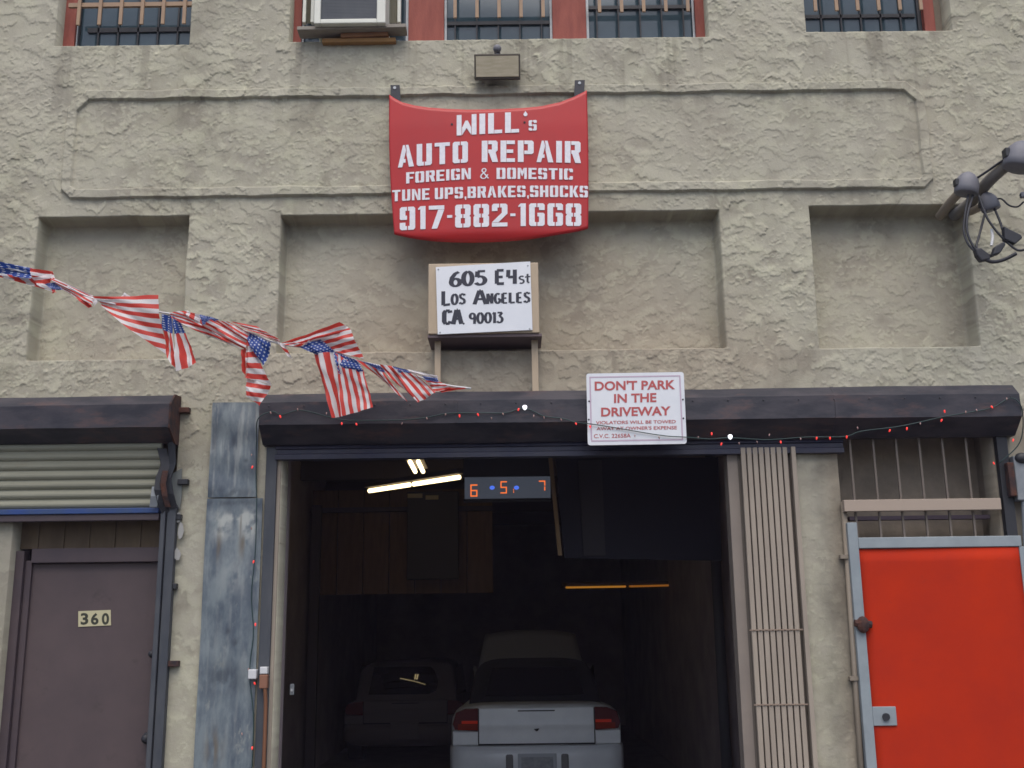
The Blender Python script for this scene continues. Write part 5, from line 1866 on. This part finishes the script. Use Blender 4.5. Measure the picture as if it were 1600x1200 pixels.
# posts and pipes along the right-hand wall
for (yy, r_) in ((1.0, 0.04), (2.3, 0.05), (3.6, 0.05)):
    rp_ = thing('wall_pipe', (RX1 - 0.08, yy, 0), 'grey vertical pipe on the right garage wall behind the folding gate', 'pipe', 'pipes along the right garage wall')
    MB().tube([(RX1 - 0.08, yy, 0.006), (RX1 - 0.08, yy, 3.7)], r_, 10).build('pipe', mat('grey_pipe', (0.06, 0.06, 0.065), 0.6), rp_, smooth=True)
sw = thing('light_switch', at(457, 1077, 0.42), 'small pale switch just inside the left garage jamb', 'switch')
P = at(457, 1077, 0.42)
o = MB()
o.box(P.x - 0.014, P.x + 0.014, 0.40, 0.415, P.z - 0.035, P.z + 0.035)
o.build('plate', CABLEGREY, sw, bevel=0.003)
o = MB()
o.box(P.x - 0.006, P.x + 0.006, 0.392, 0.3995, P.z - 0.012, P.z + 0.004)
o.build('toggle', WHITEPLASTIC, sw)


# ------------------------------------------------------------------ cars
def loft(stations, nring=20):
    """stations: (y, half width, z low, z high, roundness) -> closed skin"""
    o = MB()
    vs = []
    for (y, w, zl, zh, e) in stations:
        cz, hh = (zl + zh) / 2, (zh - zl) / 2
        for k in range(nring):
            t = 2 * math.pi * (k + 0.5) / nring
            cx, sz = math.cos(t), math.sin(t)
            x = w * math.copysign(abs(cx) ** (2 / e), cx)
            z = cz + hh * math.copysign(abs(sz) ** (2 / e), sz)
            vs.append((x, y, z))
    n = len(stations)
    fs = [(j * nring + k, j * nring + (k + 1) % nring, (j + 1) * nring + (k + 1) % nring, (j + 1) * nring + k) for j in range(n - 1) for k in range(nring)]
    fs += [tuple(range(nring - 1, -1, -1)), tuple((n - 1) * nring + k for k in range(nring))]
    o.add(vs, fs)
    return o


def shift(mb, dx, dy, dz=0):
    mb.v = [(x + dx, y + dy, z + dz) for x, y, z in mb.v]
    return mb


def make_car(cx, cy, W, paint, roofmat, label, open_hood, bright=True, dk=0.985, rz=1.40, rb=0.62, rt=1.22, turn=0.0):
    car = thing('parked_car', (cx, cy, 0), label, 'car', 'cars inside the garage')
    hw = W / 2
    body = loft([(0.05, hw * .93, .26, dk - .04, 6), (0.10, hw * .965, .24, dk - .005, 6), (0.3, hw * .99, .22, dk, 6), (0.75, hw, .2, dk, 6), (1.3, hw, .19, dk - .02, 6), (2.6, hw, .19, dk - .05, 6),
                 (3.2, hw * .99, .19, dk - .06, 6), (3.9, hw * .97, .2, dk - .14, 5), (4.3, hw * .90, .24, dk - .26, 5), (4.45, hw * .8, .30, dk - .36, 4)], 32)
    shift(body, cx, cy).build('body', paint, car, smooth=True)
    # bumper
    bz0, bz1 = 0.30, dk * 0.615
    bp = MB()
    prof = []
    for (x, y) in ((-hw * .98, .42), (-hw * .995, .16), (-hw * .95, .03), (-hw * .80, -.035), (-hw * .4, -.06), (0, -.065), (hw * .4, -.06), (hw * .80, -.035), (hw * .95, .03), (hw * .995, .16), (hw * .98, .42)):
        prof.append((x, y))
    rows = [(bz0, .03), (bz0 + .03, 0.0), (bz1 - .10, -.012), (bz1 - .03, -.008), (bz1, .035)]
    vs = []
    for (z, dy) in rows:
        for (x, y) in prof:
            vs.append((cx + x, cy + y + dy, z))
    n = len(prof)
    fs = [(j * n + k, j * n + k + 1, (j + 1) * n + k + 1, (j + 1) * n + k) for j in range(len(rows) - 1) for k in range(n - 1)]
    bp.add(vs, fs)
    bump = bp.build('bumper', paint, car, smooth=True, fix=False)
    # boot lid, slightly proud of the body, with its dark shut lines
    lz0, lz1 = bz1 + .025, dk - .03
    lw = hw * 0.655
    lid = MB()

    def LP(u, v):
        x = -lw + 2 * lw * u
        z = lz0 + (lz1 - lz0) * v
        y = 0.012 + 0.020 * v ** 2 - 0.016 * math.exp(-((v - .52) / .08) ** 2) * .6 + 0.012 * abs(2 * u - 1) ** 3
        return (cx + x, cy + y, z)
    lid.grid(LP, 16, 14)
    lidp = lid.build('boot_lid', paint, car, smooth=True, fix=False)
    sm = MB()
    sm.box(cx - lw - .010, cx - lw - .001, cy + .024, cy + .05, lz0, lz1)
    sm.box(cx + lw + .001, cx + lw + .010, cy + .024, cy + .05, lz0, lz1)
    sm.box(cx - lw - .010, cx + lw + .010, cy + .022, cy + .05, lz0 - .016, lz0 - .001)
    sm.box(cx - .18, cx + .18, cy + .018, cy + .05, lz1 - .028, lz1 - .018)
    sm.build('shut_line', SEAM, car)
    # wings beside the lid, below the lamps
    for s in (-1, 1):
        a_, b_ = lw + .011, hw * .955
        tz0, tz1 = lz0 + (lz1 - lz0) * .36, lz1 + .005
        x0_, x1_ = sorted((cx + s * a_, cx + s * b_))
        wg = MB()
        wg.box(x0_, x1_, cy + .018, cy + .09, lz0 - .01, tz0 - .004)
        wg.build('wing_panel', paint, car, bevel=0.006)
        tl = MB()
        tl.slab([(cx + s * a_, tz0), (cx + s * (b_ - .02), tz0 + .015), (cx + s * b_, tz0 + .07), (cx + s * (b_ - .03), tz1 - .04), (cx + s * (b_ - .12), tz1 - .005), (cx + s * a_, tz1)][::s], cy + .012, cy + .10)
        t_ = tl.build('tail_light', TAILRED, car, bevel=0.006)
        if bright:
            st = MB()
            zm = tz0 + (tz1 - tz0) * .40
            st.box(*sorted((cx + s * (a_ + .004), cx + s * (b_ - .085))), cy + .006, cy + .0125, zm - .014, zm + .014)
            st.build('reflector_strip', TAILSTRIP, t_)
            st = MB()
            st.box(*sorted((cx + s * (a_ + .004), cx + s * (b_ - .05))), cy + .007, cy + .0125, tz0 + .012, zm - .016)
            st.build('amber_lens', TAILAMBER, t_)
    # badge and plate
    if bright:
        mk = MB()
        mk.slab([(cx - .025, .5 * (lz0 + lz1) - .03), (cx + .025, .5 * (lz0 + lz1) - .025), (cx + .012, .5 * (lz0 + lz1) - .045), (cx - .005, .5 * (lz0 + lz1) - .05)][::-1], cy - .012, cy + .02)
        mk.build('lock_badge', SEAM, lidp)
    pz0, pz1 = 0.36, 0.515
    rc = MB()
    rc.box(cx - .185, cx + .185, cy - .083, cy - .02, pz0 - .02, pz1 + .03)
    rcp = rc.build('plate_recess', mat('plate_surround', (0.40, 0.43, 0.47), 0.6) if bright else CARDARK, bump, bevel=0.004)
    pl_ = MB()
    pl_.box(cx - .152, cx + .152, cy - .090, cy - .0835, pz0, pz1)
    pl_.build('licence_plate', PLATEGREY if bright else CARDARK, bump)
    if bright:
        for s in (-1, 1):
            MB().box(cx + s * .265 - .035, cx + s * .265 + .035, cy - .092, cy - .03, pz0 - .03, pz1 + .025).build('bumper_guard', mat('bumper_guard_rubber', (0.17, 0.17, 0.17), 0.6), bump, bevel=0.015)
    # cabin
    cab = loft([(rb, hw * .80, dk - .12, dk + .01, 5), (rb * .7 + rt * .3, hw * .80, dk - .12, dk + .10, 4.5), (rt, hw * .76, dk - .12, rz - .04, 4.5), (rt + .28, hw * .74, dk - .12, rz, 4.5), (2.2, hw * .74, dk - .12, rz - .01, 4.5),
                (2.5, hw * .75, dk - .12, rz - .07, 4.5), (3.15, hw * .80, dk - .14, dk - .03, 4.5)], 28)
    shift(cab, cx, cy).build('roof', roofmat, car, smooth=True)
    gl_ = MB()
    gw0, gw1 = hw * .60, hw * .53
    y0_, z0_, y1_, z1_ = rb + .08 * (rt - rb) / .6, dk + .045, rt - .09 * (rt - rb) / .6, rz - .10

    def GP(u, v):
        w = gw0 * (1 - v) + gw1 * v
        return (cx - w + 2 * w * u, cy + y0_ + (y1_ - y0_) * v - .035 + .03 * abs(2 * u - 1) ** 2.5 + turn * (2 * u - 1) * w + (0.05 * (v - .5) ** 2 if turn else 0), z0_ + (z1_ - z0_) * v + .012)
    gl_.grid(GP, 10, 6)
    gl_.build('rear_window', CARGLASS, car, smooth=True, fix=False)
    for s in (-1, 1):
        sg_ = MB()
        sg_.add([(cx + s * hw * .805, cy + rt + .03, dk + .03), (cx + s * hw * .81, cy + 2.95, dk - .01), (cx + s * hw * .775, cy + 2.3, rz - .10), (cx + s * hw * .78, cy + rt + .2, rz - .08)], [(0, 1, 2, 3)])
        sg_.build('side_window', CARGLASS, car)
        for yy in (0.85, 3.55):
            wl = MB()
            wl.tube([(cx + s * (hw - .20), cy + yy, .31), (cx + s * (hw + .005), cy + yy, .31)], .31, 28)
            tyre = wl.build('wheel', RUBBER, car)
            rm = MB()
            rm.tube([(cx + s * (hw - .01), cy + yy, .31), (cx + s * (hw + .012), cy + yy, .31)], .19, 20)
            rm.build('rim', ALU, tyre)
    if open_hood:
        hd = MB()
        hy0, hz0 = 3.10, dk - .05
        L_ = 0.95
        an = rad(50)

        def HP(u, v):
            w = hw * (.86 - .16 * v)
            arch = 0.045 * (1 - (2 * u - 1) ** 2)
            return (cx - w + 2 * w * u, cy + hy0 + L_ * v * math.cos(an) - arch * math.sin(an), hz0 + L_ * v * math.sin(an) + arch * (0.6 + v * .7))
        hd.grid(HP, 16, 10)
        hd.build('hood', mat('shaded_hood_white', (0.30, 0.31, 0.33), 0.6), car, smooth=True, solid=0.02, fix=False)  # white hood in a darker grey, its garage shade put into the colour
    return car


wc = at(838, 1110, 4.0)
make_car(wc.x, 4.0, 1.70, CARWHITE, SOFTTOP, 'white car with black roof and raised hood, seen from behind in the garage', True)
dc = at(633, 1110, 8.0)
make_car(dc.x, 8.0, 1.68, CARDARK, CARDARK, 'dark car in the shadows left of the white car in the garage', False, bright=False, dk=0.84, rz=1.34, rb=0.10, rt=0.26, turn=0.06)

# ------------------------------------------------------------------ thin haze volume added to lift the blacks like lens veil
hm = bpy.data.materials.new('haze')
hm.use_nodes = True
hn = hm.node_tree
hn.nodes.remove(hn.nodes['Principled BSDF'])
pv = hn.nodes.new('ShaderNodeVolumePrincipled')
pv.inputs['Color'].default_value = (0.76, 0.67, 0.93, 1)
pv.inputs['Density'].default_value = 0.0014
hn.links.new(pv.outputs[0], hn.nodes['Material Output'].inputs['Volume'])
tag(MB().box(-75, 75, -95, 45, -1.14, 9.0).build('haze', hm), kind='stuff')
